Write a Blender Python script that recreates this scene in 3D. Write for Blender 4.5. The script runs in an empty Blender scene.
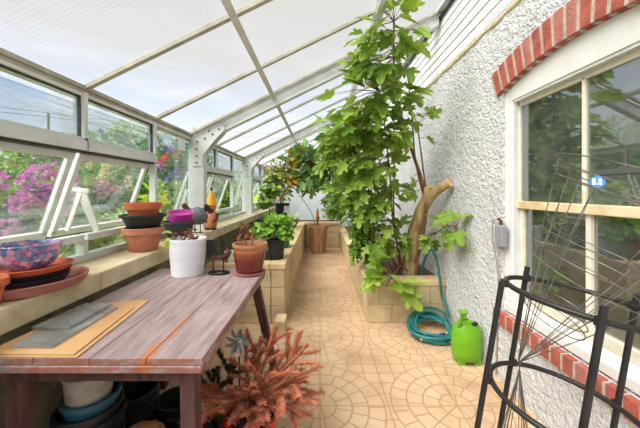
import bpy, math, random
from mathutils import Vector, Matrix, noise as mnoise

R = random.Random(7)
SC = bpy.context.scene
COL = SC.collection
F, CAMZ, CX, HY = 285.0, 1.5, 320.0, 191.0


def P(px, py, d):
    """a point of the place: sight line through a photo pixel, d metres away"""
    return Vector(((px - CX) * d / F, d, CAMZ - (py - HY) * d / F))


# ------------------------------------------------------------------ materials
def srgb(r, g, b):
    def c(v):
        v /= 255.0
        return v / 12.92 if v <= 0.04045 else ((v + 0.055) / 1.055) ** 2.4
    return (c(r), c(g), c(b), 1.0)


class NT:
    def __init__(s, name):
        s.m = bpy.data.materials.new(name)
        s.m.use_nodes = True
        s.t = s.m.node_tree
        s.t.nodes.clear()
        s.out = s.n('ShaderNodeOutputMaterial')

    def n(s, typ, **kw):
        nd = s.t.nodes.new(typ)
        for k, v in kw.items():
            if k in nd.inputs:
                nd.inputs[k].default_value = v
            else:
                setattr(nd, k, v)
        return nd

    def l(s, a, b):
        s.t.links.new(a, b)

    def coord(s, which='Object'):
        return s.n('ShaderNodeTexCoord').outputs[which]

    def math(s, op, a, b=None, c=None):
        nd = s.n('ShaderNodeMath', operation=op)
        for i, v in enumerate((a, b, c)):
            if v is None:
                continue
            if isinstance(v, (int, float)):
                nd.inputs[i].default_value = v
            else:
                s.l(v, nd.inputs[i])
        return nd.outputs[0]

    def noise(s, scale, detail=3.0, rough=0.55, vec=None, stretch=None):
        nd = s.n('ShaderNodeTexNoise')
        nd.inputs['Scale'].default_value = scale
        nd.inputs['Detail'].default_value = detail
        nd.inputs['Roughness'].default_value = rough
        v = vec or s.coord()
        if stretch:
            mp = s.n('ShaderNodeMapping')
            mp.inputs['Scale'].default_value = stretch
            s.l(v, mp.inputs['Vector'])
            v = mp.outputs[0]
        s.l(v, nd.inputs['Vector'])
        return nd.outputs['Fac']

    def ramp(s, fac, stops):
        nd = s.n('ShaderNodeValToRGB')
        e = nd.color_ramp.elements
        while len(e) > len(stops):
            e.remove(e[-1])
        while len(e) < len(stops):
            e.new(1.0)
        for el, (p, c) in zip(e, stops):
            el.position = p
            el.color = c if len(c) == 4 else (*c, 1)
        s.l(fac, nd.inputs[0])
        return nd.outputs[0]

    def mix(s, fac, a, b, blend='MIX'):
        nd = s.n('ShaderNodeMix', data_type='RGBA', blend_type=blend)
        for i, v in ((0, fac), (6, a), (7, b)):
            if isinstance(v, (int, float)):
                nd.inputs[i].default_value = v
            elif isinstance(v, tuple):
                nd.inputs[i].default_value = v
            else:
                s.l(v, nd.inputs[i])
        return nd.outputs[2]

    def bump(s, h, strength=0.3, dist=0.01):
        nd = s.n('ShaderNodeBump')
        nd.inputs['Strength'].default_value = strength
        nd.inputs['Distance'].default_value = dist
        s.l(h, nd.inputs['Height'])
        return nd.outputs[0]

    def bsdf(s, color, rough=0.6, metal=0.0, normal=None, spec=0.4, coat=0.0):
        b = s.n('ShaderNodeBsdfPrincipled')
        if isinstance(color, tuple):
            b.inputs['Base Color'].default_value = color
        else:
            s.l(color, b.inputs['Base Color'])
        b.inputs['Roughness'].default_value = rough
        b.inputs['Metallic'].default_value = metal
        b.inputs['Specular IOR Level'].default_value = spec
        b.inputs['Coat Weight'].default_value = coat
        if normal is not None:
            s.l(normal, b.inputs['Normal'])
        return b.outputs[0]

    def done(s, sh):
        s.l(sh, s.out.inputs['Surface'])
        return s.m


def plain(name, c1, c2=None, scale=12.0, rough=0.6, metal=0.0, bump=0.0, bscale=60.0, spec=0.4, stretch=None, coat=0.0,
          lo=0.35, hi=0.65):
    t = NT(name)
    c2 = c2 or tuple(v * 0.8 for v in c1[:3]) + (1,)
    col = t.ramp(t.noise(scale, 4, 0.6, stretch=stretch), [(lo, c1), (hi, c2)])
    nrm = t.bump(t.noise(bscale, 3), bump, 0.01) if bump else None
    return t.done(t.bsdf(col, rough, metal, nrm, spec, coat))


M = {}
M['white_metal'] = plain('white_metal', srgb(212, 215, 214), srgb(194, 198, 196), 6, 0.45)
M['cream_metal'] = plain('cream_metal', srgb(176, 172, 156), srgb(146, 142, 126), 6, 0.5)
M['bolt'] = plain('bolt_steel', srgb(70, 72, 74), None, 30, 0.45, 0.6)
M['white_paint'] = plain('white_paint', srgb(222, 222, 218), srgb(212, 212, 206), 7, 0.5)
M['tan_wood'] = plain('tan_sash_wood', srgb(196, 172, 122), srgb(222, 208, 172), 9, 0.55)
M['pale_wood'] = plain('pale_sash_paint', srgb(226, 222, 206), srgb(206, 200, 178), 9, 0.55)
M['siding'] = plain('white_siding', srgb(244, 244, 244), srgb(232, 233, 232), 4, 0.5)
M['back_wall'] = plain('grey_back_wall', srgb(206, 213, 216), srgb(190, 199, 203), 2, 0.7)
M['mortar'] = plain('mortar', srgb(186, 176, 158), srgb(160, 150, 132), 25, 0.9, bump=0.5)
M['cream_edge'] = plain('cream_mortar_edge', srgb(218, 204, 172), srgb(192, 174, 138), 18, 0.9, bump=0.8)
M['brick'] = plain('red_brick', srgb(178, 94, 78), srgb(142, 72, 62), 10, 0.85, bump=0.6, bscale=90)
M['brick_pale'] = plain('worn_red_brick', srgb(178, 118, 106), srgb(160, 96, 86), 10, 0.85, bump=0.6, bscale=90)
M['concrete'] = plain('weathered_concrete', srgb(218, 204, 172), srgb(170, 154, 122), 7, 0.85, bump=0.5, bscale=45, lo=.3, hi=.72)
M['low_wall'] = plain('greenish_masonry', srgb(128, 122, 96), srgb(84, 80, 62), 6, 0.9, bump=0.7, bscale=25)  # rough masonry, mottled dark greenish brown
M['cap'] = plain('sandstone_coping', srgb(216, 194, 152), srgb(174, 148, 108), 5, 0.85, bump=0.35, bscale=60, lo=.3, hi=.75)
M['block'] = plain('sandstone_block', srgb(208, 186, 148), srgb(168, 146, 110), 4, 0.85, bump=0.4, bscale=50, lo=.3, hi=.75)
M['soil'] = plain('dark_soil', srgb(74, 56, 42), srgb(40, 30, 24), 40, 0.95, bump=1.0, bscale=70)
M['mulch'] = plain('bark_mulch', srgb(122, 92, 78), srgb(66, 46, 40), 55, 0.95, bump=1.0, bscale=70)
M['terracotta'] = plain('terracotta', srgb(204, 112, 72), srgb(176, 92, 60), 8, 0.8)
M['terracotta_pale'] = plain('pale_terracotta', srgb(204, 136, 106), srgb(182, 112, 84), 8, 0.8)
M['terracotta_brown'] = plain('brown_terracotta', srgb(190, 146, 110), srgb(146, 104, 78), 9, 0.8, stretch=(1, 1, .25))
M['black_plastic'] = plain('black_plastic', srgb(42, 44, 46), srgb(28, 30, 32), 8, 0.45)
M['grey_plastic'] = plain('charcoal_plastic', srgb(66, 68, 74), srgb(50, 52, 58), 8, 0.5)
M['teal_plastic'] = plain('teal_plastic', srgb(48, 96, 112), srgb(36, 80, 96), 8, 0.45)
M['green_plastic'] = plain('green_pot_plastic', srgb(44, 122, 104), None, 8, 0.45)
M['white_ceramic'] = plain('white_glaze', srgb(232, 234, 238), srgb(220, 222, 228), 5, 0.35, stretch=(1, 1, 8))
M['white_plastic'] = plain('white_plastic', srgb(222, 224, 226), srgb(206, 210, 214), 5, 0.4)
M['dirty_shaded_white'] = plain('dirty_shaded_white_plastic', srgb(186, 180, 168), srgb(150, 142, 128), 12, 0.6)  # dirt plus the shade under the table, both put into this colour
M['magenta'] = plain('magenta_plastic', srgb(208, 84, 182), srgb(190, 64, 162), 8, 0.35)
M['pink_clay'] = plain('pink_clay', srgb(178, 118, 108), srgb(150, 92, 84), 7, 0.7)
M['orange_clay'] = plain('orange_clay', srgb(216, 106, 64), srgb(190, 88, 54), 8, 0.65)
M['bark'] = plain('pale_fig_bark', srgb(198, 174, 124), srgb(150, 124, 82), 12, 0.85, bump=0.5, stretch=(1, 1, .3))
M['stem'] = plain('brown_stem', srgb(128, 92, 62), srgb(90, 62, 42), 14, 0.8)
M['dark_stem'] = plain('dark_green_stem', srgb(84, 84, 48), srgb(60, 56, 36), 14, 0.8)
M['cut_wood'] = plain('sawn_wood', srgb(222, 188, 130), srgb(190, 150, 92), 20, 0.8)
M['cardboard'] = plain('cardboard', srgb(206, 166, 118), srgb(188, 146, 98), 5, 0.85)
M['lime_plastic'] = plain('lime_plastic', srgb(106, 164, 24), srgb(92, 150, 18), 5, 0.38)
M['hole_shade'] = plain('painted_hole_shade', srgb(26, 40, 12), None, 8, 0.8)
M['hose'] = plain('teal_hose', srgb(30, 120, 112), srgb(22, 96, 96), 8, 0.4)
M['hose_blue'] = plain('navy_nozzle', srgb(34, 50, 104), None, 8, 0.4)
M['brass'] = plain('steel_fitting', srgb(206, 204, 196), None, 8, 0.3, 0.7)
M['black_metal'] = plain('black_coated_tube', srgb(40, 39, 38), srgb(28, 28, 28), 20, 0.45)
M['wire'] = plain('galvanised_wire', srgb(132, 126, 118), srgb(84, 76, 68), 20, 0.45, 0.5)
M['rust'] = plain('rusty_iron', srgb(112, 70, 46), srgb(58, 40, 32), 18, 0.75, 0.3)
M['iron'] = plain('black_iron', srgb(46, 42, 40), srgb(30, 28, 28), 18, 0.55, 0.3)
M['blue_tag'] = plain('blue_tag', srgb(46, 132, 210), srgb(40, 120, 198), 8, 0.4)
M['paper'] = plain('white_paper', srgb(226, 234, 242), srgb(214, 224, 236), 8, 0.8)
M['box_grey'] = plain('grey_box_plastic', srgb(150, 152, 160), srgb(136, 138, 146), 6, 0.5)
M['cable'] = plain('beige_cable', srgb(150, 136, 122), None, 6, 0.6)
M['sack'] = plain('brown_burlap', srgb(160, 112, 70), srgb(122, 82, 48), 14, 0.95, bump=0.8, bscale=140)
M['red_pot'] = plain('red_glaze', srgb(204, 28, 32), srgb(180, 18, 24), 6, 0.2, coat=.5)
M['grey_hen'] = plain('speckled_grey_paint', srgb(120, 124, 130), srgb(72, 76, 82), 60, 0.5)
M['yellow'] = plain('yellow_paint', srgb(232, 170, 20), srgb(216, 150, 14), 8, 0.45)
M['skin_clay'] = plain('orange_face_paint', srgb(206, 128, 84), None, 8, 0.6)
M['dark_brown'] = plain('dark_brown_paint', srgb(70, 40, 34), None, 8, 0.6)
M['dark_green'] = plain('dark_green_paint', srgb(54, 66, 44), None, 8, 0.6)
M['silver'] = plain('silver_foil', srgb(222, 228, 234), srgb(186, 194, 204), 10, 0.35, 0.15)
M['orange_tip'] = plain('orange_stake_paint', srgb(206, 128, 50), None, 10, 0.7)
M['pole_wood'] = plain('weathered_pole', srgb(110, 96, 82), None, 10, 0.9)
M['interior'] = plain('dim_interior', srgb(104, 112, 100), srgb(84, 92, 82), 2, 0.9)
M['curtain'] = plain('pale_green_curtain', srgb(150, 168, 140), srgb(110, 130, 108), 4, 0.9, stretch=(1, 14, .2))
M['path'] = plain('pale_gravel', srgb(186, 182, 170), None, 6, 0.9)


def mat_fluted():
    return M['terracotta_brown']


def mat_stucco():
    t = NT('white_stucco')
    co = t.coord()
    n1 = t.noise(52, 4, 0.6, co, (1, 1, 1.0))
    n2 = t.noise(22, 3, 0.6, co)
    n3 = t.noise(2.2, 2, 0.5, co)
    h = t.math('ADD', t.math('MULTIPLY', n1, .8), t.math('MULTIPLY', n2, 1.3))
    col = t.ramp(n3, [(.35, srgb(240, 241, 242)), (.7, srgb(226, 226, 226))])
    return t.done(t.bsdf(col, .8, 0, t.bump(h, 1.0, .06), .25))


def mat_floor():
    t = NT('stamped_tan_paving')
    co = t.coord()
    sx = t.n('ShaderNodeSeparateXYZ')
    t.l(co, sx.inputs[0])
    X, Y = sx.outputs[0], sx.outputs[1]
    L = .958

    def cell(v, off):                      # signed distance to the nearest circle centre
        a = t.math('DIVIDE', t.math('SUBTRACT', v, off), L)
        return t.math('MULTIPLY', t.math('SUBTRACT', a, t.math('ROUND', a)), L)
    u, v = cell(X, 0.0), cell(Y, 1.99)
    r = t.math('SQRT', t.math('ADD', t.math('MULTIPLY', u, u), t.math('MULTIPLY', v, v)))
    W = .113

    def line(val, w):                      # 1 on the joint, 0 off it
        mr = t.n('ShaderNodeMapRange', interpolation_type='SMOOTHSTEP')
        mr.inputs[1].default_value = w * .45
        mr.inputs[2].default_value = w
        mr.inputs[3].default_value = 1
        mr.inputs[4].default_value = 0
        t.l(val, mr.inputs[0])
        return mr.outputs[0]
    rr = t.math('DIVIDE', r, W)
    ring_d = t.math('MULTIPLY', t.math('ABSOLUTE', t.math('SUBTRACT', rr, t.math('ROUND', rr))), W)
    ring = line(ring_d, .007)
    ring = t.math('MULTIPLY', ring, t.math('GREATER_THAN', r, W * .5))
    inside = t.math('LESS_THAN', r, W * 4.05)
    k = t.math('FLOOR', rr)
    nseg = t.math('MULTIPLY_ADD', k, 6.0, 5.0)
    ang = t.math('DIVIDE', t.math('ARCTAN2', v, u), 2 * math.pi)
    a = t.math('MULTIPLY_ADD', ang, nseg, t.math('MULTIPLY', k, .37))
    fa = t.math('ABSOLUTE', t.math('SUBTRACT', a, t.math('ROUND', a)))
    arc = t.math('DIVIDE', t.math('MULTIPLY', t.math('MULTIPLY', fa, r), 2 * math.pi), nseg)
    rad = line(arc, .006)
    g = .12

    def grid(c):
        q = t.math('DIVIDE', c, g)
        return line(t.math('MULTIPLY', t.math('ABSOLUTE', t.math('SUBTRACT', q, t.math('ROUND', q))), g), .006)
    outp = t.math('MAXIMUM', grid(u), grid(v))
    inp = t.math('MAXIMUM', ring, rad)
    tile = t.math('ADD', t.math('MULTIPLY', inside, inp), t.math('MULTIPLY', t.math('SUBTRACT', 1.0, inside), outp))

    def big(c):
        q = t.math('DIVIDE', c, L / 2)
        return line(t.math('MULTIPLY', t.math('ABSOLUTE', t.math('SUBTRACT', q, t.math('ROUND', q))), L / 2), .006)
    joint = t.math('MAXIMUM', tile, t.math('MAXIMUM', big(u), big(v)))
    base = t.ramp(t.noise(3.0, 5, .65, co), [(.3, srgb(188, 156, 122)), (.5, srgb(200, 169, 136)), (.72, srgb(208, 182, 152))])
    stain = t.ramp(t.noise(1.1, 4, .6, co), [(.5, (1, 1, 1, 1)), (.72, srgb(216, 208, 196))])
    base = t.mix(1.0, base, stain, 'MULTIPLY')
    col = t.mix(t.math('MULTIPLY', joint, .62), base, srgb(150, 114, 76))
    h = t.math('SUBTRACT', t.math('MULTIPLY', t.noise(40, 3, .6, co), .35), joint)
    return t.done(t.bsdf(col, .6, 0, t.bump(h, .35, .006), .35))


def mat_poly():
    t = NT('twinwall_polycarbonate')
    co = t.coord()
    w = t.n('ShaderNodeTexWave', wave_type='BANDS', bands_direction='Y')
    w.inputs['Scale'].default_value = 13.0
    w.inputs['Distortion'].default_value = 0
    t.l(co, w.inputs['Vector'])
    n = t.noise(1.2, 3, .6, co)
    col = t.mix(t.math('MULTIPLY', w.outputs['Fac'], .4), srgb(236, 237, 238), srgb(214, 217, 220))
    col = t.mix(t.math('MULTIPLY', n, .25), col, srgb(222, 222, 222))
    tr = t.n('ShaderNodeBsdfTranslucent')
    t.l(col, tr.inputs[0])
    df = t.n('ShaderNodeBsdfDiffuse')
    t.l(col, df.inputs[0])
    tp = t.n('ShaderNodeBsdfTransparent')
    t.l(t.mix(w.outputs['Fac'], (1, 1, 1, 1), (.93, .935, .94, 1)), tp.inputs[0])
    m1 = t.n('ShaderNodeMixShader')
    m1.inputs[0].default_value = .3
    t.l(tr.outputs[0], m1.inputs[1])
    t.l(df.outputs[0], m1.inputs[2])
    m2 = t.n('ShaderNodeMixShader')
    m2.inputs[0].default_value = .72
    t.l(m1.outputs[0], m2.inputs[1])
    t.l(tp.outputs[0], m2.inputs[2])
    return t.done(m2.outputs[0])


def mat_glass(name, tint, refl=.06, haze=0.0, hazecol=(1, 1, 1, 1), fres=True, rough=.01, diffuse_haze=False):
    t = NT(name)
    tp = t.n('ShaderNodeBsdfTransparent')
    tp.inputs[0].default_value = tint
    gl = t.n('ShaderNodeBsdfGlossy')
    gl.inputs['Roughness'].default_value = rough
    mx = t.n('ShaderNodeMixShader')
    if fres:
        lw = t.n('ShaderNodeLayerWeight')
        lw.inputs[0].default_value = .25
        f = t.math('ADD', t.math('MULTIPLY', lw.outputs['Fresnel'], .5), refl)
        t.l(f, mx.inputs[0])
    else:
        mx.inputs[0].default_value = refl
    t.l(tp.outputs[0], mx.inputs[1])
    t.l(gl.outputs[0], mx.inputs[2])
    sh = mx.outputs[0]
    if haze:
        df = t.n('ShaderNodeBsdfDiffuse' if diffuse_haze else 'ShaderNodeBsdfTranslucent')
        df.inputs[0].default_value = hazecol
        m2 = t.n('ShaderNodeMixShader')
        hz = t.math('MULTIPLY', t.ramp(t.noise(5, 4, .7), [(.35, (.3, .3, .3, 1)), (.7, (1, 1, 1, 1))]), haze)
        t.l(hz, m2.inputs[0])
        t.l(sh, m2.inputs[1])
        t.l(df.outputs[0], m2.inputs[2])
        sh = m2.outputs[0]
    return t.done(sh)


def mat_leaf(name, cols, trans=.35, rough=.45):
    t = NT(name)
    g = t.n('ShaderNodeNewGeometry')
    n = len(cols)
    col = t.ramp(g.outputs['Random Per Island'], [(i / max(1, n - 1), c) for i, c in enumerate(cols)])
    p = t.bsdf(col, rough, 0, None, .35)
    tl = t.n('ShaderNodeBsdfTranslucent')
    t.l(t.mix(.5, col, srgb(178, 198, 66), 'MIX') if trans > .3 else col, tl.inputs[0])
    mx = t.n('ShaderNodeMixShader')
    mx.inputs[0].default_value = trans
    t.l(p, mx.inputs[1])
    t.l(tl.outputs[0], mx.inputs[2])
    return t.done(mx.outputs[0])


def mat_table():
    t = NT('worn_painted_wood')
    co = t.coord()
    sx = t.n('ShaderNodeSeparateXYZ')
    t.l(co, sx.inputs[0])
    g = t.noise(7, 5, .65, co, (5, .6, 5))
    col = t.ramp(g, [(.3, srgb(124, 104, 104)), (.5, srgb(150, 132, 132)), (.7, srgb(172, 156, 154))])
    spots = t.ramp(t.noise(16, 3, .6, co, (1, .7, 1)), [(.66, (0, 0, 0, 1)), (.74, (1, 1, 1, 1))])
    col = t.mix(t.math('MULTIPLY', spots, .55), col, srgb(190, 172, 164))
    # bare strip of orange wood along one joint, and worn arrises
    d = t.math('ABSOLUTE', t.math('SUBTRACT', sx.outputs[0], t.math('MULTIPLY_ADD', t.noise(9, 3, .6, co), .09, .155)))
    near = t.math('MULTIPLY_ADD', sx.outputs[1], .06, -.0)
    wdt = t.math('SUBTRACT', .026, near)
    strip = t.math('MULTIPLY', t.math('LESS_THAN', d, wdt), 1.0)
    lat = t.ramp(t.noise(11, 3, .6, co), [(.4, (1, 1, 1, 1)), (.6, (.5, .5, .5, 1))])
    col = t.mix(t.math('MULTIPLY', strip, lat), col, srgb(186, 118, 80))
    side = t.n('ShaderNodeNewGeometry')
    sn = t.n('ShaderNodeSeparateXYZ')
    t.l(side.outputs['Normal'], sn.inputs[0])
    edge = t.math('LESS_THAN', t.math('ABSOLUTE', sn.outputs[2]), .6)
    bare = t.ramp(t.noise(5, 4, .7, co, (1, 1, 3)), [(.42, (0, 0, 0, 1)), (.55, (1, 1, 1, 1))])
    col = t.mix(t.math('MULTIPLY', t.math('MULTIPLY', edge, bare), .75), col, srgb(150, 84, 58))
    return t.done(t.bsdf(col, .6, 0, t.bump(g, .25, .004), .3))


def mat_floral():
    t = NT('floral_painted_glaze')
    vo = t.n('ShaderNodeTexVoronoi')
    vo.inputs['Scale'].default_value = 44
    t.l(t.coord(), vo.inputs['Vector'])
    sep = t.n('ShaderNodeSeparateColor')
    t.l(vo.outputs['Color'], sep.inputs[0])
    col = t.ramp(sep.outputs[0], [(0, srgb(70, 84, 150)), (.3, srgb(92, 140, 176)), (.5, srgb(190, 120, 160)),
                                   (.7, srgb(214, 170, 190)), (.88, srgb(160, 84, 140)), (1, srgb(86, 110, 160))])
    ctr = t.ramp(vo.outputs['Distance'], [(.15, (1, 1, 1, 1)), (.4, (0, 0, 0, 1))])
    col = t.mix(t.math('MULTIPLY', ctr, .35), col, srgb(226, 205, 215))
    return t.done(t.bsdf(col, .25, 0, None, .5))


def mat_glaze():
    t = NT('amber_brown_glaze')
    sx = t.n('ShaderNodeSeparateXYZ')
    t.l(t.coord(), sx.inputs[0])
    z = t.math('ADD', sx.outputs[2], t.math('MULTIPLY', t.noise(14, 3, .6), .03))
    col = t.ramp(t.math('DIVIDE', z, .27), [(.0, srgb(88, 26, 20)), (.42, srgb(104, 36, 24)), (.58, srgb(140, 66, 36)),
                                            (.66, srgb(172, 112, 70)), (1, srgb(168, 106, 66))])
    return t.done(t.bsdf(col, .2, 0, None, .5, .3))


def mat_grass():
    t = NT('lawn')
    col = t.ramp(t.noise(2.4, 5, .65), [(.3, srgb(112, 140, 44)), (.5, srgb(150, 172, 60)), (.7, srgb(182, 190, 92))])
    return t.done(t.bsdf(col, .9, 0, t.bump(t.noise(60, 3), .6, .03), .2))


M['stucco'] = mat_stucco()
M['floor'] = mat_floor()
M['poly'] = mat_poly()
M['pane'] = mat_glass('greenhouse_glass', (.96, .98, .97, 1), .015, .035, srgb(214, 232, 238))
M['house_glass'] = mat_glass('house_glass', (.62, .70, .66, 1), .32, .22, srgb(150, 160, 150), rough=.02, diffuse_haze=True)  # grey haze mixed in to flatten reflections and lift the room behind
M['loose_glass'] = mat_glass('loose_grey_glass', (.78, .80, .80, 1), .14, .52, srgb(188, 190, 188), diffuse_haze=True)
M['table'] = mat_table()
M['dark_wood'] = plain('dark_painted_wood', srgb(98, 66, 64), srgb(64, 42, 42), 8, .7, stretch=(4, 4, .6), bump=.3)
M['floral'] = mat_floral()
M['glaze'] = mat_glaze()
M['grass'] = mat_grass()
M['fig_leaf'] = mat_leaf('fig_leaf', [srgb(80, 114, 36), srgb(122, 156, 52), srgb(156, 184, 80), srgb(102, 138, 46)], .34)
M['fig_dark'] = mat_leaf('dark_fig_leaf', [srgb(78, 116, 56), srgb(110, 152, 72), srgb(142, 180, 92)], .32)
M['small_leaf'] = mat_leaf('small_green_leaf', [srgb(90, 132, 44), srgb(126, 166, 62), srgb(158, 192, 88)], .36)
M['geranium_leaf'] = mat_leaf('pot_plant_leaf', [srgb(84, 140, 40), srgb(124, 178, 54), srgb(150, 196, 80)], .34)
M['yellow_leaf'] = mat_leaf('yellowing_leaf', [srgb(196, 176, 50), srgb(168, 176, 62), srgb(206, 152, 62), srgb(120, 160, 56)], .34)
M['lime_leaf'] = mat_leaf('lime_leaf', [srgb(170, 206, 70), srgb(196, 216, 90)], .34)
M['dry_leaf'] = mat_leaf('dry_leaf', [srgb(128, 76, 50), srgb(160, 104, 72), srgb(96, 58, 40)], .15, .7)
M['needle'] = mat_leaf('dead_red_needle', [srgb(196, 116, 86), srgb(224, 150, 118), srgb(178, 98, 68), srgb(214, 134, 102)], .14, .7)
M['dark_needle'] = mat_leaf('dark_green_needle', [srgb(58, 66, 40), srgb(84, 86, 52)], .1, .7)
M['bush_leaf'] = mat_leaf('bush_leaf', [srgb(84, 122, 50), srgb(124, 160, 62), srgb(164, 186, 92)], .25)
M['tree_leaf'] = mat_leaf('tree_leaf', [srgb(66, 120, 58), srgb(104, 156, 76), srgb(150, 186, 104)], .3)
M['bright_leaf'] = mat_leaf('yellow_green_leaf', [srgb(130, 176, 50), srgb(168, 204, 64), srgb(194, 216, 96)], .35)  # vivid yellow-green leaf colour
M['pink_petal'] = mat_leaf('magenta_petal', [srgb(206, 110, 196), srgb(222, 150, 212), srgb(184, 84, 174)], .3)
M['cream_petal'] = mat_leaf('cream_petal', [srgb(236, 226, 184), srgb(224, 204, 150)], .3)
M['purple_petal'] = mat_leaf('violet_petal', [srgb(136, 116, 206), srgb(112, 92, 188)], .3)
M['orange_petal'] = mat_leaf('orange_petal', [srgb(236, 92, 56), srgb(226, 70, 60)], .3)


# ------------------------------------------------------------------ mesh building
class MB:
    def __init__(s):
        s.v, s.f, s.mi = [], [], []

    def face(s, pts, m=0):
        i = len(s.v)
        s.v += [tuple(p) for p in pts]
        s.f.append(tuple(range(i, i + len(pts))))
        s.mi.append(m)

    def add(s, vs, fs, m=0):
        i = len(s.v)
        s.v += [tuple(p) for p in vs]
        for f in fs:
            s.f.append(tuple(k + i for k in f))
            s.mi.append(m)

    def box(s, x0, x1, y0, y1, z0, z1, m=0):
        vs = [(x, y, z) for x in (x0, x1) for y in (y0, y1) for z in (z0, z1)]
        s.add(vs, [(0, 1, 3, 2), (4, 6, 7, 5), (0, 4, 5, 1), (2, 3, 7, 6), (0, 2, 6, 4), (1, 5, 7, 3)], m)

    def bar(s, p, q, w, h, up=(0, 0, 1), m=0, w2=None, h2=None):
        p, q = Vector(p), Vector(q)
        t = (q - p).normalized()
        u = Vector(up)
        sd = t.cross(u)
        if sd.length < 1e-5:
            sd = t.cross(Vector((1, 0, 0)))
        sd.normalize()
        u = sd.cross(t)
        w2, h2 = w2 or w, h2 or h
        vs = []
        for c, ww, hh in ((p, w, h), (q, w2, h2)):
            for a, b in ((-1, -1), (1, -1), (1, 1), (-1, 1)):
                vs.append(c + sd * (a * ww / 2) + u * (b * hh / 2))
        s.add(vs, [(0, 1, 2, 3), (7, 6, 5, 4), (0, 4, 5, 1), (1, 5, 6, 2), (2, 6, 7, 3), (3, 7, 4, 0)], m)

    def tube(s, pts, r, n=8, closed=False, m=0):
        pts = [Vector(p) for p in pts]
        k = len(pts)
        rs = r if isinstance(r, (list, tuple)) else [r] * k
        ref = Vector((0.13, 0.31, 1)).normalized()
        vs, fs = [], []
        prev = None
        for i, p in enumerate(pts):
            a = pts[(i - 1) % k] if (closed or i > 0) else p
            b = pts[(i + 1) % k] if (closed or i < k - 1) else p
            t = (b - a)
            t = t.normalized() if t.length > 1e-9 else Vector((0, 0, 1))
            if prev is None:
                sd = t.cross(ref)
                if sd.length < 1e-3:
                    sd = t.cross(Vector((1, 0, 0)))
            else:
                sd = prev - t * prev.dot(t)
            sd.normalize()
            prev = sd
            up = sd.cross(t)
            for j in range(n):
                an = 2 * math.pi * j / n
                vs.append(p + (sd * math.cos(an) + up * math.sin(an)) * rs[i])
        for i in range(k if closed else k - 1):
            i2 = (i + 1) % k
            for j in range(n):
                j2 = (j + 1) % n
                fs.append((i * n + j, i * n + j2, i2 * n + j2, i2 * n + j))
        if not closed:
            fs.append(tuple(reversed(range(n))))
            fs.append(tuple((k - 1) * n + j for j in range(n)))
        s.add(vs, fs, m)

    def lathe(s, prof, n=32, c=(0, 0, 0), m=0, flute=None, sx=1.0, sy=1.0):
        vs, fs = [], []
        for r, z in prof:
            for j in range(n):
                a = 2 * math.pi * j / n
                rr = r * (1 + (flute[1] * math.cos(flute[0] * a) if flute else 0))
                vs.append((c[0] + rr * math.cos(a) * sx, c[1] + rr * math.sin(a) * sy, c[2] + z))
        for i in range(len(prof) - 1):
            for j in range(n):
                j2 = (j + 1) % n
                fs.append((i * n + j, i * n + j2, (i + 1) * n + j2, (i + 1) * n + j))
        if prof[0][0] > 1e-6:
            fs.append(tuple(reversed(range(n))))
        if prof[-1][0] > 1e-6:
            fs.append(tuple((len(prof) - 1) * n + j for j in range(n)))
        s.add(vs, fs, m)

    def prism(s, poly, axis, a, b, m=0):
        """polygon extruded along axis: poly in the two other axes, order (x,y,z) without axis"""
        def mk(uv, w):
            l = list(uv)
            l.insert(axis, w)
            return tuple(l)
        n = len(poly)
        vs = [mk(p, a) for p in poly] + [mk(p, b) for p in poly]
        fs = [tuple(range(n)), tuple(reversed(range(n, 2 * n)))]
        for i in range(n):
            j = (i + 1) % n
            fs.append((i, i + n, j + n, j))
        s.add(vs, fs, m)

    def build(s, name, mats, parent=None, smooth=False, bevel=0.0, origin=None):
        me = bpy.data.meshes.new(name)
        vs = s.v
        if origin is not None:
            o_ = Vector(origin)
            vs = [tuple(Vector(v) - o_) for v in vs]
        me.from_pydata(vs, [], s.f)
        if not isinstance(mats, (list, tuple)):
            mats = [mats]
        for mm in mats:
            me.materials.append(M[mm] if isinstance(mm, str) else mm)
        if len(mats) > 1:
            me.polygons.foreach_set('material_index', s.mi)
        me.validate()
        me.update()
        import bmesh
        if len(s.f) < 6000 and not getattr(s, 'raw', False):
            bm = bmesh.new()
            bm.from_mesh(me)
            bmesh.ops.recalc_face_normals(bm, faces=bm.faces)
            bm.to_mesh(me)
            bm.free()
        if smooth:
            me.polygons.foreach_set('use_smooth', [True] * len(me.polygons))
            try:
                me.set_sharp_from_angle(angle=math.radians(38))
            except Exception:
                pass
        o = bpy.data.objects.new(name, me)
        COL.objects.link(o)
        if parent is not None:
            o.parent = parent
            # parts are modelled in place coordinates; parent inverse keeps them there
            o.matrix_parent_inverse = parent_inverse(parent)
        if origin is not None:
            o.location = origin
        if bevel:
            b = o.modifiers.new('bevel', 'BEVEL')
            b.width = bevel
            b.segments = 2
            b.limit_method = 'ANGLE'
        return o


def parent_inverse(p):
    m = Matrix.Translation(p.location)
    q = p.parent
    while q is not None:
        # parents here are never rotated when children are attached
        q = q.parent
    return m.inverted() if p.parent is None else (root_matrix(p)).inverted()


def root_matrix(p):
    m = Matrix.Translation(p.location)
    if p.parent is not None:
        m = root_matrix(p.parent) @ p.matrix_parent_inverse @ m
    return m


def tag(o, label=None, cat=None, group=None, kind=None):
    if label:
        o['label'] = label
    if cat:
        o['category'] = cat
    if group:
        o['group'] = group
    if kind:
        o['kind'] = kind
    return o


def thing(name, label, cat, loc=(0, 0, 0), group=None):
    o = bpy.data.objects.new(name, None)
    o.empty_display_size = .05
    COL.objects.link(o)
    o.location = loc
    return tag(o, label, cat, group)


def struct(name, loc=(0, 0, 0)):
    o = bpy.data.objects.new(name, None)
    COL.objects.link(o)
    o.location = loc
    o['kind'] = 'structure'
    return o


def S(o):
    o['kind'] = 'structure'
    return o


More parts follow.
